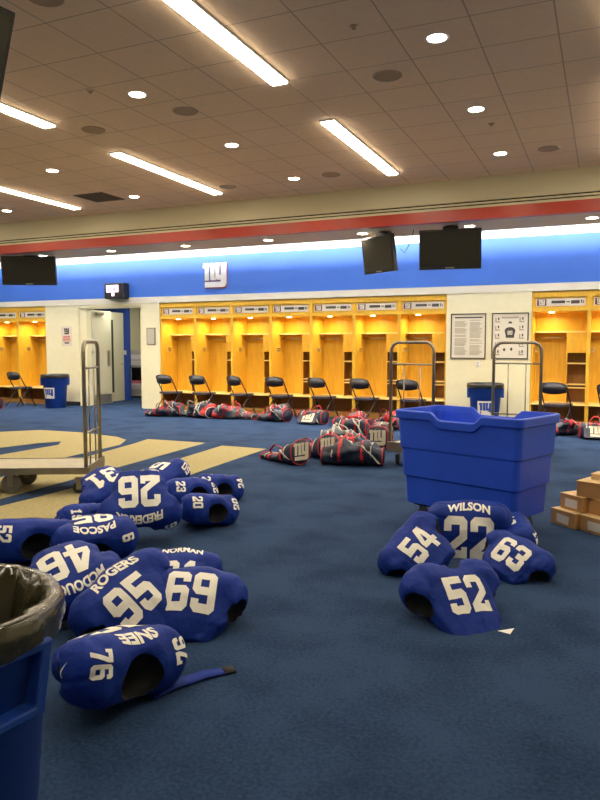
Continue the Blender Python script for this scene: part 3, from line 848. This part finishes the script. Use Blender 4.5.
def flat_bag(label, loc, rz, seed):
    """bag lying on its side, its pale ny panel facing up and out"""
    t = make_duffel(label, seed, loc, rz, .52, .34, .26, .3, logo=())
    M = Matrix.Translation((0, -.20, .13)) @ Matrix.Rotation(R(52), 4, 'X')
    p = MB().box(-.20, .20, -.12, .12, 0, .012, 0, M).build('emblem_panel', M_navy, t)
    vs, fs = polys_flat(glyph_ny(.26, .20))
    MB().add([M @ Vector((x, y, .014)) for x, y in vs], fs).build('ny_emblem', M_patch, p)
    return t
flat_bag('navy bag with pale ny panel tilted up, under the fifth central chair', (-5.15, 12.28, 0), R(-8), 31)
flat_bag('navy bag with pale ny panel tilted up, at the right edge', (-.10, 12.15, 0), R(5), 32)
flat_bag('navy bag with pale ny panel, on the carpet at the left edge beside the bin', (-13.45, 12.05, 0), R(10), 33)

# ================================================================== BINS
def make_can(label, loc, rz, liner, near=False):
    kk = 1.9 if near else 1
    t = thing('trash_bin', label, 'trash bin', loc, rz, 'blue round trash bins')
    Hc = .80
    prof = [(.22, .0), (.235, .01), (.285, Hc - .16), (.30, Hc - .15), (.305, Hc - .03), (.318, Hc - .025), (.318, Hc), (.300, Hc), (.278, Hc - .16), (.225, .03), (.0001, .03)]
    MB().lathe(prof, 56).build('bin_body', M_can, t)
    for s in (0, 1):
        M = Matrix.Rotation(PI * s, 4, 'Z') @ Matrix.Translation((.304, 0, 0))
        h = MB()
        P = [(-.13, .74), (.13, .74), (.10, .55), (-.10, .55)]; Q = [(-.095, .715), (.095, .715), (.072, .575), (-.072, .575)]
        Mh = M @ Matrix(((0, 0, 1, 0), (1, 0, 0, 0), (0, 1, 0, 0), (0, 0, 0, 1)))
        h.prism(P, -.03, .022, Mh, 0, [Q])
        h.build('bin_handle', M_can, t, bevel=.006)
    # liner: folded over the rim, drooping inside
    lm = liner; vs = []; n = 72
    lv = [(.17, Hc - .52, 0), (.215, Hc - .35, .03), (.238, Hc - .18, .022), (.262, Hc - .05, .014), (.292, Hc + .012, .006), (.316, Hc + .018, .004), (.333, Hc + .004, .004), (.336, Hc - .035, .006), (.334, Hc - .065, .010)]
    for i, (r, z, am) in enumerate(lv):
        am = am * kk if i != 5 else am
        for j in range(n):
            a = 2 * PI * j / n
            am_ = am; nn = noise.noise(Vector((math.cos(a) * 4, math.sin(a) * 4, i * .6)))
            mm = noise.noise(Vector((math.cos(a) * 9, math.sin(a) * 9, i * .3 + 5)))
            rr = r + am * 1.3 * nn + am * mm + (am * 1.2 * (abs(noise.noise(Vector((math.cos(a) * 14, math.sin(a) * 14, 2)))) - .25) if near else 0)
            if i >= 6: rr = max(rr, .329)
            zz = z + (0 if i < 8 else .03 * nn + .015 * mm)
            vs.append((rr * math.cos(a), rr * math.sin(a), zz))
    fs = []
    for i in range(len(lv) - 1):
        for j in range(n): fs.append((i * n + j, i * n + (j + 1) % n, (i + 1) * n + (j + 1) % n, (i + 1) * n + j))
    fs.append(tuple(reversed(range(n))))
    MB().add(vs, fs, 0, True).build('bin_liner', lm, t, fix=False)
    return t
def can_logo(t, ang):
    """pale square patch with the ny letters wrapped round the bin wall"""
    def wrap(x, z, off): 
        r = .238 + (z / .64) * .05 + off; a = ang + x / .27; return (r * math.cos(a), r * math.sin(a), z)
    vs = []; fs = []; n = 10
    for i in range(n + 1):
        x = -.14 + .28 * i / n; vs += [wrap(x, .24, .005), wrap(x, .50, .005)]
    for i in range(n): fs.append((2 * i, 2 * i + 2, 2 * i + 3, 2 * i + 1))
    p = MB().add(vs, fs, 0, True).build('emblem_sticker', M_paper, t)
    f, q = polys_flat(glyph_ny(.22, .20))
    MB().add([wrap(x, y + .37, .009) for x, y in f], q).build('ny_emblem', M_can, p)
c1 = make_can('large blue round trash bin in the near left corner with glossy liner', (-1.640, 1.258, 0), R(-8), M_liner, True)
c2 = make_can('blue round trash bin by the doorway wall with a pale ny sticker', (-12.25, 12.95, 0), R(35), M_liner2)
can_logo(c2, R(-82) - R(35))
c3 = make_can('blue round trash bin below the framed posters, behind the bin truck', (-2.02, 13.05, 0), R(12), M_liner2)
can_logo(c3, R(-80) - R(12))

# ================================================================== LUGGAGE CARTS
def wheel(t, name, x, y, r, w, rz=0, m=M_rubber):
    M = Matrix.Rotation(rz, 4, 'Z')
    k = MB(); k.lathe([(r * .35, -w / 2), (r * .55, -w / 2), (r * .62, -w / 2 + .004), (r * .95, -w / 2), (r, -w / 2 + .006), (r, w / 2 - .006), (r * .95, w / 2), (r * .62, w / 2 - .004), (r * .55, w / 2), (r * .35, w / 2)], 28, c=(0, 0, 0), axis='y')
    k.v = [tuple(M @ Vector(p) + Vector((x, y, r))) for p in k.v]
    wh = k.build(name, m, t)
    g = MB(); g.box(-.03, .03, -w / 2 - .012, -w / 2 - .006, r - .02, r * 2 + .03).box(-.03, .03, w / 2 + .006, w / 2 + .012, r - .02, r * 2 + .03).box(-.045, .045, -w / 2 - .012, w / 2 + .012, r * 2 + .03, r * 2 + .038)
    g.tube([(0, -w / 2 - .014, r), (0, w / 2 + .014, r)], .008, 8)
    g.v = [tuple(M @ Vector(p) + Vector((x, y, 0))) for p in g.v]
    g.build('caster_fork', M_dsteel, t)
def make_cart(label, loc, rz, both=False):
    """local x along the deck, hoop stands at x=0, deck runs to -x"""
    t = thing('luggage_cart', label, 'luggage cart', loc, rz, 'metal luggage carts')
    L, W, z = 1.45, .63, .27; hw = W / 2
    MB().box(-L, 0, -hw, hw, z - .012, z).build('deck', M_deck, t)
    MB().box(-L, .012, -hw - .012, -hw, z - .06, z + .008).box(-L, .012, hw, hw + .012, z - .06, z + .008).box(0, .012, -hw, hw, z - .10, z + .03).box(-L - .012, -L, -hw, hw, z - .06, z + .008).build('deck_frame', M_dsteel, t, bevel=.003)
    H = 1.545; rc = .11; r = .020; y = hw - .02
    for x0 in ((-.03,) if not both else (-.03, -L + .03)):
        pts = [(x0, -y, z - .03), (x0, -y, H - rc)] + [(x0, -y + rc - rc * math.cos(a), H - rc + rc * math.sin(a)) for a in [R(d) for d in (20, 45, 70, 90)]]
        pts += [(x0, y - rc + rc * math.sin(a), H - rc + rc * math.cos(a)) for a in [R(d) for d in (0, 20, 45, 70)]] + [(x0, y, H - rc), (x0, y, z - .03)]
        MB().tube(pts, r, 12).build('hoop', M_dsteel, t)
        MB().tube([(x0, -y, H - .27), (x0, y, H - .27)], .011, 8).tube([(x0, -y, .62), (x0, y, .62)], .011, 8).build('cross_bar', M_dsteel, t)
        for q in (-.11, .11): MB().tube([(x0, q, z), (x0, q, H - .27)], .008, 8).build('upright_bar', M_dsteel, t)
    for s in (-1, 1):
        wheel(t, 'small_caster', -.12, s * .24, .062, .03, .4, M_brubber)
        wheel(t, 'large_wheel', -.80, s * .235, .100, .04, 0, M_rubber)
        wheel(t, 'small_caster', -L + .12, s * .24, .062, .03, -.3, M_brubber)
    return t
make_cart('luggage cart at the left edge with bare deck over the cream carpet', (-4.88, 5.72, 0), R(26.5))
make_cart('luggage cart with metal hoop, beside the duffel bags left of the bin truck', (-2.183, 8.295, 0), R(-104), False)
make_cart('luggage cart right behind the blue bin truck, hoop over the framed chart', (-1.039, 9.218, 0), R(-92), False)

# ================================================================== BIN TRUCK
def bin_truck():
    t = thing('bin_truck', 'large blue stepped plastic bin truck on casters, behind the right jersey pile', 'bin truck', (-.985, 5.86, 0), R(-21))
    def loop(hx, hy, z, r=.05, dip=0.0, n=160):
        pts = []; per = []
        segs = [((-hx + r, -hy), (hx - r, -hy)), ((hx, -hy + r), (hx, hy - r)), ((hx - r, hy), (-hx + r, hy)), ((-hx, hy - r), (-hx, -hy + r))]
        cs = [(hx - r, -hy + r, -90), (hx - r, hy - r, 0), (-hx + r, hy - r, 90), (-hx + r, -hy + r, 180)]
        for k in range(4):
            a, b = segs[k]; m = 34 if k % 2 == 0 else 16
            for i in range(m): q = i / m; pts.append((a[0] + (b[0] - a[0]) * q, a[1] + (b[1] - a[1]) * q, k))
            cx, cy, a0 = cs[k]
            for i in range(6): an = R(a0 + 90 * i / 6); pts.append((cx + r * math.cos(an), cy + r * math.sin(an), 9))
        out = []
        for x, y, k in pts:
            d = 0
            if dip and k in (0, 2):
                d = dip * min(1, max(0, (.235 - abs(x - .02)) / .07))
            out.append((x, y, z - d))
        return out
    D = .062
    lv = [loop(0.513, 0.268, .15), loop(0.526, 0.280, .38), loop(0.542, 0.294, .39), loop(0.550, 0.302, .62), loop(0.563, 0.310, .635),
          loop(0.576, 0.321, .88, dip=D), loop(0.593, 0.340, .885, dip=D), loop(0.595, 0.342, .945, dip=D), loop(0.588, 0.336, .955, dip=D), loop(0.568, 0.316, .955, dip=D),
          loop(0.558, 0.306, .90, dip=D * .8), loop(0.523, 0.273, .62), loop(0.488, 0.238, .18)]
    n = len(lv[0]); vs = [p for l in lv for p in l]; fs = []
    for i in range(len(lv) - 1):
        for j in range(n): fs.append((i * n + j, i * n + (j + 1) % n, (i + 1) * n + (j + 1) % n, (i + 1) * n + j))
    fs.append(tuple(reversed(range(n)))); fs.append(tuple((len(lv) - 1) * n + j for j in range(n)))
    MB().add(vs, fs).build('tub', M_truck, t, bevel=.007, seg=2)
    MB().box(-.46, .46, -.21, .21, .125, .15).build('base_board', M_blackm, t)
    for sx, sy, a in ((-1, -1, .5), (1, -1, .2), (-1, 1, -.4), (1, 1, .9)):
        wheel(t, 'caster_wheel', sx * .40, sy * .16, .048, .028, a, M_brubber)
bin_truck()

# ================================================================== CARDBOARD BOXES
def carton(label, x, y, z, rz, w=.30, d=.24, h=.13, lab=True, m=M_card, tilt=0):
    t = thing('cardboard_box', label, 'box', (x, y, z), rz, 'stacked cardboard boxes')
    MB().box(-w / 2, w / 2, -d / 2, d / 2, 0, h - .004).build('carton', m, t, bevel=.003)
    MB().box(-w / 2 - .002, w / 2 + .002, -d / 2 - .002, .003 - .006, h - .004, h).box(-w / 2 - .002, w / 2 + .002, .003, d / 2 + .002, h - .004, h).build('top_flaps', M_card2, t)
    MB().box(-w / 2, w / 2, -.025, .025, h, h + .001).build('tape', mat('tan_tape', (.55, .38, .18), .3), t)
    if lab:
        M = Matrix.Translation((0, -d / 2 - .0005, h * .45)) @ Matrix.Rotation(tilt, 4, 'Y')
        MB().box(-.065, .065, -.002, 0, -.035, .035, 0, M).build('shipping_label', M_paper, t)
ZB = .13; BR = R(-42)
carton('cardboard box on the carpet, left end of the bottom layer, white label', -.20, 6.17, 0, BR, .26, .26, tilt=.08)
carton('cardboard box on the carpet, right end of the bottom layer',   .045, 6.00, 0, BR, .30, .26)
carton('cardboard box in middle layer, leftmost, with white label', -.145, 6.20, ZB, BR, .24, .24)
carton('cardboard box in the middle layer at the right edge', .095, 6.06, ZB, BR, .28, .24, lab=False)
carton('widest cardboard box lying across the top of the stack',   .045, 6.12, 2 * ZB, R(-24), .40, .24, .13, lab=False)
carton('pale small cardboard box on the very top of the stack', .06, 6.22, 3 * ZB, R(-20), .24, .16, .05, lab=False, m=M_card2)
carton('cardboard box behind the bottom layer at the right edge', .13, 6.33, 0, BR, .26, .24, lab=False)

# ================================================================== FOLDED SHIRTS IN CORRIDOR
rk = thing('storage_rack', 'black metal storage rack in the room beyond the doorway', 'rack', (-12.50, 16.6, 0))
for x in (-.42, .42):
    for y in (-.22, .22): MB().box(x - .015, x + .015, y - .015, y + .015, 0, 1.25).build('post', M_blackm, rk)
for z in (.02, .85): MB().box(-.43, .43, -.23, .23, z, z + .03).build('shelf', M_blackm, rk)
MB().box(-.40, .40, .21, .215, .05, .9).build('back_sheet', M_blackm, rk)
rs = random.Random(3); cols = [(.72, .68, .60), (.45, .42, .33), (.60, .55, .46), (.75, .72, .66), (.35, .32, .28), (.7, .5, .5)]
lowm = [mat('shirt_%d' % i, c, .8, bump=.6, bscale=30) for i, c in enumerate(cols)]
pinkm = mat('shirt_pink', (.75, .16, .24), .8)
names = ['bottom', 'second', 'third', 'fourth', 'fifth', 'sixth', 'seventh', 'eighth']
for st, (z0, k, cx) in enumerate(((.05, 7, .0), (.88, 8, .02))):
    for q in range(k):
        m = MB(); wz = .062 + .0 * q
        P = [(.27 * math.copysign(abs(math.cos(a)) ** .45, math.cos(a)), .19 * math.copysign(abs(math.sin(a)) ** .45, math.sin(a))) for a in [2 * PI * i / 24 for i in range(24)]]
        m.prism(P, 0, wz)
        o = m.build('folded_shirt', pinkm if (st == 0 and q == k - 1) else lowm[rs.randrange(6)], None, bevel=.014)
        o.location = (-12.50 + cx + rs.uniform(-.02, .02), 16.57, z0 + q * wz + .001); o.rotation_euler = (0, 0, rs.uniform(-.08, .08))
        tag(o, ('pink ' if (st == 0 and q == k - 1) else '') + 'folded shirt, %s from below in the %s pile on the rack' % (names[q], ('low', 'upper')[st]), 'shirt', 'folded shirts on the rack')
t = thing('light_switch', 'small white switch plate on the blue corridor wall', 'light switch', (-12.09, 15.45, 1.32))
MB().box(-.04, .04, -.01, 0, -.06, .06).build('switch_plate', M_white, t)
MB().box(-.01, .01, -.016, -.0105, -.02, .02).build('toggle', M_white, t)
for x, y in ((-11.3, 14.6), (-12.3, 15.95)):  # unseen panels added to brighten the corridor and the folded shirts
    t = thing('corridor_fill_light', 'added unseen light panel brightening the corridor beyond the doorway', 'ceiling light', (x, y, 2.749), 0, 'added corridor fill lights')
    MB().box(-.28, .28, -.28, .28, -.012, 0).build('light_frame', M_white, t)
    MB().box(-.26, .26, -.26, .26, -.014, -.0121).build('light_diffuser', mat('panel_glow', (1, .93, .78), emit=22), t)

# ================================================================== JERSEYS ON SHOULDER PADS
def sdell(X, Y, Z, c, r):
    q = np.sqrt(((X - c[0]) / r[0]) ** 2 + ((Y - c[1]) / r[1]) ** 2 + ((Z - c[2]) / r[2]) ** 2)
    return (q - 1) * min(r)
def jersey(label, loc, az, n, u, num, name=None, side='back', shoulder=None, seed=1, scale=1.0, tail=.33, numsize=.24, numz=-.125,
           namez=.035, shield=False, flat=1.0, numx=0.0, group='blue football jerseys pulled over shoulder pads'):
    """local x lateral, +y chest, +z neck.  n = way the decorated face looks, u = way the neck points,
    both given as (right, away, up) as someone standing in the doorway of azimuth az would say"""
    ra = Vector((math.cos(az), -math.sin(az), 0)); aw = Vector((math.sin(az), math.cos(az), 0))
    tw = lambda v: (ra * v[0] + aw * v[1] + Vector((0, 0, v[2])))
    nn = tw(n).normalized(); uu = tw(u); uu = (uu - nn * uu.dot(nn)).normalized()
    yy = -nn if side == 'back' else nn; xx = yy.cross(uu)
    rot = Matrix((xx, yy, uu)).transposed().to_4x4()
    t = thing('football_jersey', label, 'jersey', loc, 0, group)
    t.rotation_euler = rot.to_euler()
    t.scale = (scale,) * 3
    h = .0135
    gx = np.arange(-.33, .33 + h, h); gy = np.arange(-.21, .21 + h, h); gz = np.arange(-tail - .06, .17 + h, h)
    X, Y, Z = np.meshgrid(gx, gy, gz, indexing='ij')
    wz = np.interp(Z, [-tail - .03, -tail, -.22, -.10, .0, .08, .13], [.11, .15, .205, .235, .235, .19, .12])
    dz = np.interp(Z, [-tail - .03, -tail, -.22, -.10, .0, .08, .13], [.035, .05, .10, .145, .15, .13, .09]) * flat
    ew = (np.abs(X / wz) ** 2.5 + np.abs(Y / dz) ** 2.5) ** .4
    body = np.maximum((ew - 1) * np.minimum(wz, dz), np.maximum(Z - .125, -tail - Z))
    B = body
    for s in (-1, 1):
        B = smin(B, sdell(X, Y, Z, (s * .185, 0, .025), (.118, .145 * flat, .105)), .05)
        B = smin(B, sdell(X, Y, Z, (s * .235, 0, -.04), (.075, .120 * flat, .10)), .04)
    Hn = sdell(X, Y, Z, (0, .050, .13), (.105, .090 * flat, .15))
    Ha = np.minimum(sdell(X, Y, Z, (.275, .0, -.115), (.085, .088 * flat, .085)), sdell(X, Y, Z, (-.275, .0, -.115), (.085, .088 * flat, .085)))
    Hh = np.minimum(Hn, Ha)
    F = np.maximum(B, -Hh)
    vs, fs = surface_nets(F, (gx[0], gy[0], gz[0]), h)
    # which skin is lining
    def lining(p):
        x, y, z = p
        e = lambda c, r: math.sqrt(((x - c[0]) / r[0]) ** 2 + ((y - c[1]) / r[1]) ** 2 + ((z - c[2]) / r[2]) ** 2)
        return min(e((0, .050, .13), (.105, .090 * flat, .15)), e((.275, 0, -.115), (.085, .088 * flat, .085)), e((-.275, 0, -.115), (.085, .088 * flat, .085))) < 1.06
    me = bpy.data.meshes.new('jersey_body'); me.from_pydata(vs, [], fs)
    bm = bmesh.new(); bm.from_mesh(me)
    bm.normal_update()
    for f in bm.faces: f.material_index = 1 if lining(f.calc_center_median()) else 0
    bmesh.ops.smooth_vert(bm, verts=bm.verts, factor=.5, use_axis_x=True, use_axis_y=True, use_axis_z=True)
    bmesh.ops.smooth_vert(bm, verts=bm.verts, factor=.4, use_axis_x=True, use_axis_y=True, use_axis_z=True)
    bm.normal_update(); sv = Vector((seed * 5.3, seed * 2.1, seed))
    for v in bm.verts:
        p = v.co; lo = min(1, max(0, (-.02 - p.z) / .2))
        q = Vector((p.x * 5.5, p.y * 5.5, p.z * 2.2)) + sv
        f = (noise.noise(p * 4.5 + sv) * .020 + (abs(noise.noise(q * 1.6)) - .25) * -.030 * lo
             - .006 * max(0, 1 - abs(noise.noise(q * 2.3)) * 9) * lo + .007 * noise.noise(p * 11 + sv) - .007 * max(0, 1 - abs(noise.noise(p * 5 + sv * 3)) * 8) * min(1, abs(p.x) / .2))
        if abs(p.x) < .17 and p.z < .05: f *= .65
        v.co = p + v.normal * f
    for f in bm.faces:
        f.smooth = True
    # open seam between cloth and lining -> two real meshes: the cloth (body) and the pads seen inside
    bm.to_mesh(me); me.materials.append(M_jersey); me.materials.append(M_jdark)
    bvh = BVHTree.FromBMesh(bm)
    bm2 = bm.copy()
    bmesh.ops.delete(bm, geom=[f for f in bm.faces if f.material_index == 1], context='FACES')
    me1 = bpy.data.meshes.new('jersey_body'); bm.to_mesh(me1); me1.materials.append(M_jersey)
    bmesh.ops.delete(bm2, geom=[f for f in bm2.faces if f.material_index == 0], context='FACES')
    pieces = []
    for nm, test in (('neck_lining', lambda x: abs(x) < .14), ('sleeve_lining', lambda x: x >= .14), ('sleeve_lining', lambda x: x <= -.14)):
        b3 = bm2.copy(); bmesh.ops.delete(b3, geom=[f for f in b3.faces if not test(f.calc_center_median().x)], context='FACES')
        for f in b3.faces: f.material_index = 0
        m3 = bpy.data.meshes.new(nm); b3.to_mesh(m3); m3.materials.append(M_jdark); b3.free(); pieces.append((nm, m3))
    # collar and sleeve hems follow the edge loops
    body_o = link('jersey_body', me1, t)
    for nm, m3 in pieces: link(nm, m3, t)
    bm.free(); bm2.free()
    bpy.data.meshes.remove(me)
    nl = Vector((0, -1, 0)) if side == 'back' else Vector((0, 1, 0))
    ul = Vector((0, 0, 1)); rl = ul.cross(nl)
    if num:
        for i, (o, hh) in enumerate(glyph_num(num, numsize)):
            nd = project(polys_flat([(o, hh)]), bvh, rl * numx + Vector((0, 0, numz)), rl, ul, nl, 'numeral', M_num, t)
    if name:
        # letters run in a shallow arch across the shoulders; tilt the plane back over the shoulder slope
        nt = (nl + Vector((0, 0, .25))).normalized(); ut = (ul - nt * ul.dot(nt)).normalized(); rt = ut.cross(nt)
        wd = min(.34, .046 * len(name) + .02)
        vs, fs = flat_text(name, .085, .0035, wd)
        vs = [(x, y - x * x * 1.2) for x, y in vs]
        project((vs, fs), bvh, Vector((0, 0, namez)) + nl * .0, rt, ut, nt, 'name_lettering', M_num, t, edge=.02)
    if shoulder:
        for s in (-1, 1):
            nz = Vector((s * .35, nl.y * .35, 1)).normalized(); uz = Vector((-s, 0, .35)); uz = (uz - nz * uz.dot(nz)).normalized(); rz = uz.cross(nz)
            for o, hh in glyph_num(shoulder, .095):
                project(polys_flat([(o, hh)]), bvh, Vector((s * .205, nl.y * .03, .06)), rz, uz, nz, 'shoulder_numeral', M_num, t, edge=.012)
            # small curved tick on the sleeve
            tick = ([(-.03, .0), (-.022, -.014), (-.008, -.016), (.034, .016), (-.006, -.006), (-.02, -.006)], [])
            project(polys_flat([tick]), bvh, Vector((s * .275, nl.y * .02, -.01)), Vector((0, -s, 0)), Vector((0, 0, 1)), Vector((s, 0, 0)), 'sleeve_tick', M_num, t, edge=.012)
    if shield:
        sh = ([(-.016, .02), (0, .024), (.016, .02), (.016, -.008), (0, -.024), (-.016, -.008)], [])
        project(polys_flat([sh]), bvh, Vector((0, 0, .055)), rl, ul, nl, 'league_shield', M_wweb, t, edge=.012)
    return t

J = [  # label, location, azimuth(deg), n, u, number, name, kwargs
    ('jersey 76 lying nearest the camera, neck opening toward camera, name SNEE on top', (-1.791, 2.251, 0.175), -38.8, (.1, .25, 1), (.66, -.72, .20), '76', 'SNEE', dict(shoulder='76', scale=.97, tail=.30)),
    ('jersey 69 lying at right end of the left pile, number facing camera', (-2.002, 3.100, 0.165), -31.9, (.0, -.62, .8), (.16, .75, .6), '69', None, dict(scale=.94, tail=.32, numz=-.07, numsize=.235)),
    ('jersey 95 with name ROGERS, slanting in the middle of the left pile', (-2.305, 2.885, 0.190), -39.5, (-.05, -.62, .8), (-.60, .55, .45), '95', 'ROGERS', dict(scale=.96, tail=.34, numsize=.215, numx=-.035)),
    ('jersey lettered NORMAN, half hidden behind jersey 69', (-2.376, 3.554, 0.100), -33.7, (0, -.45, .9), (.1, .8, .4), '61', 'NORMAN', dict(scale=.85, numz=-.17)),
    ('jersey 46 upside down behind the near bin, name MCDOUGLE below the number', (-2.604, 2.864, 0.175), -43.3, (-.1, -.6, .8), (.28, -.75, -.5), '46', 'MCDOUGLE', dict(scale=.93, numsize=.25, shoulder='46')),
    ('jersey lettered PASCOE upside down, behind jersey 46', (-3.230, 3.760, 0.140), -39.9, (-.05, -.25, 1), (.1, -.95, -.25), '95', 'PASCOE', dict(scale=.95, shoulder='9')),
    ('jersey 52 at the left edge with its dark neck opening toward camera', (-3.603, 3.549, 0.160), -45.5, (.1, .2, 1), (.30, -.9, .25), '52', None, dict(shoulder='52', scale=1.0)),
    ('jersey 19 at the left of the pile, small number on top, above jersey 52', (-3.662, 4.194, 0.140), -41.4, (0, .25, 1), (.65, -.75, .25), '19', None, dict(shoulder='19', scale=.88)),
    ('jersey 31 turned upside down at the far left of the pile', (-3.984, 4.861, 0.185), -39.7, (-.1, -.6, .8), (.45, -.7, -.5), '31', None, dict(scale=.95, numsize=.25)),
    ('jersey 26 with name FREDERICK, standing upside down on its shoulders', (-3.221, 4.260, 0.220), -36.5, (0, -.9, .42), (.02, -.42, -.9), '26', 'FREDERICK', dict(scale=1.0, numsize=.26, numz=-.15, tail=.34, shoulder='6')),
    ('blue jersey at the back of the left pile, behind jersey 26', (-3.932, 5.620, 0.160), -35.9, (-.3, -.45, .9), (.6, -.5, -.3), '50', None, dict(scale=.95, shoulder='50')),
    ('jersey 20 right of jersey 26 with its small number on the sleeve', (-2.958, 4.852, 0.150), -31.8, (0, .35, 1), (.60, -.75, .3), '20', None, dict(shoulder='20', scale=.88)),
    ('jersey lying behind jersey 20, dark neck opening showing', (-3.460, 5.359, 0.150), -33.0, (0, .3, 1), (.62, -.75, .3), '23', None, dict(shoulder='23', scale=.9)),
    ('jersey 24 at the far right end of the left pile', (-3.370, 5.679, 0.140), -29.6, (0, .3, 1), (.55, -.8, .3), '24', None, dict(shoulder='24', scale=.86)),
    ('jersey 52 in front of the right pile, shield at its collar', (-0.766, 3.819, 0.145), -11.3, (.35, -.45, .85), (-.45, .68, .33), '52', None, dict(side='front', flat=.88, shield=True, tail=.36, numsize=.21, numz=-.13, scale=.98)),
    ('jersey 22 with name WILSON, propped upright in the right pile', (-0.875, 5.024, 0.240), -10.0, (.0, -.9, .38), (.0, .38, .9), '22', 'WILSON', dict(scale=1.0, numsize=.29, numz=-.15, tail=.34)),
    ('jersey 54 at the left of the right pile, beside jersey 22', (-1.170, 4.471, 0.150), -14.3, (-.2, -.6, .8), (-.75, .5, .3), '54', None, dict(scale=.86, numsize=.22)),
    ('jersey 12 at the back right of the right pile near the bin truck', (-.53, 5.10, .15), -6.3, (-.1, -.1, 1), (.85, .1, .1), '12', None, dict(scale=.78, numsize=.2, shoulder='12', tail=.26)),
    ('jersey 63 at right end of the right pile, slanting down', (-0.485, 4.664, 0.115), -6.2, (.1, -.45, .9), (.55, .65, .5), '63', None, dict(scale=.80, numsize=.22, tail=.30)),
]
import time
_t = time.time()
for i, (l, loc, az, n, u, num, name, kw) in enumerate(J):
    jersey(l, loc, R(az), n, u, num, name, seed=i + 1, **kw)
print('jerseys', time.time() - _t)

# loose strap lying in front of jersey 76
t = thing('pad_strap', 'loose flat blue strap with black tip on the carpet before jersey 76', 'strap', (0, 0, 0))
pts = [(-1.74, 2.36, .006), (-1.72, 2.41, .012), (-1.70, 2.46, .014), (-1.66, 2.53, .010), (-1.62, 2.60, .012), (-1.56, 2.67, .008)]
MB().ribbon(pts, [.10, .09, .085, .075, .07, .06], .006, (.75, -.62, 0)).build('webbing', M_jersey, t)
MB().ribbon([(-1.565, 2.665, .0085), (-1.53, 2.705, .008)], .062, .009, (.75, -.62, 0)).build('black_tip', M_blackm, t)
o = MB().prism([(-.035, -.03), (.03, -.045), (.04, .04)], 0, .002).build('paper_scrap', M_white)
o.location = (-.44, 3.68, .002); tag(o, 'small white triangular paper scrap on the carpet beside jersey 52', 'paper scrap')
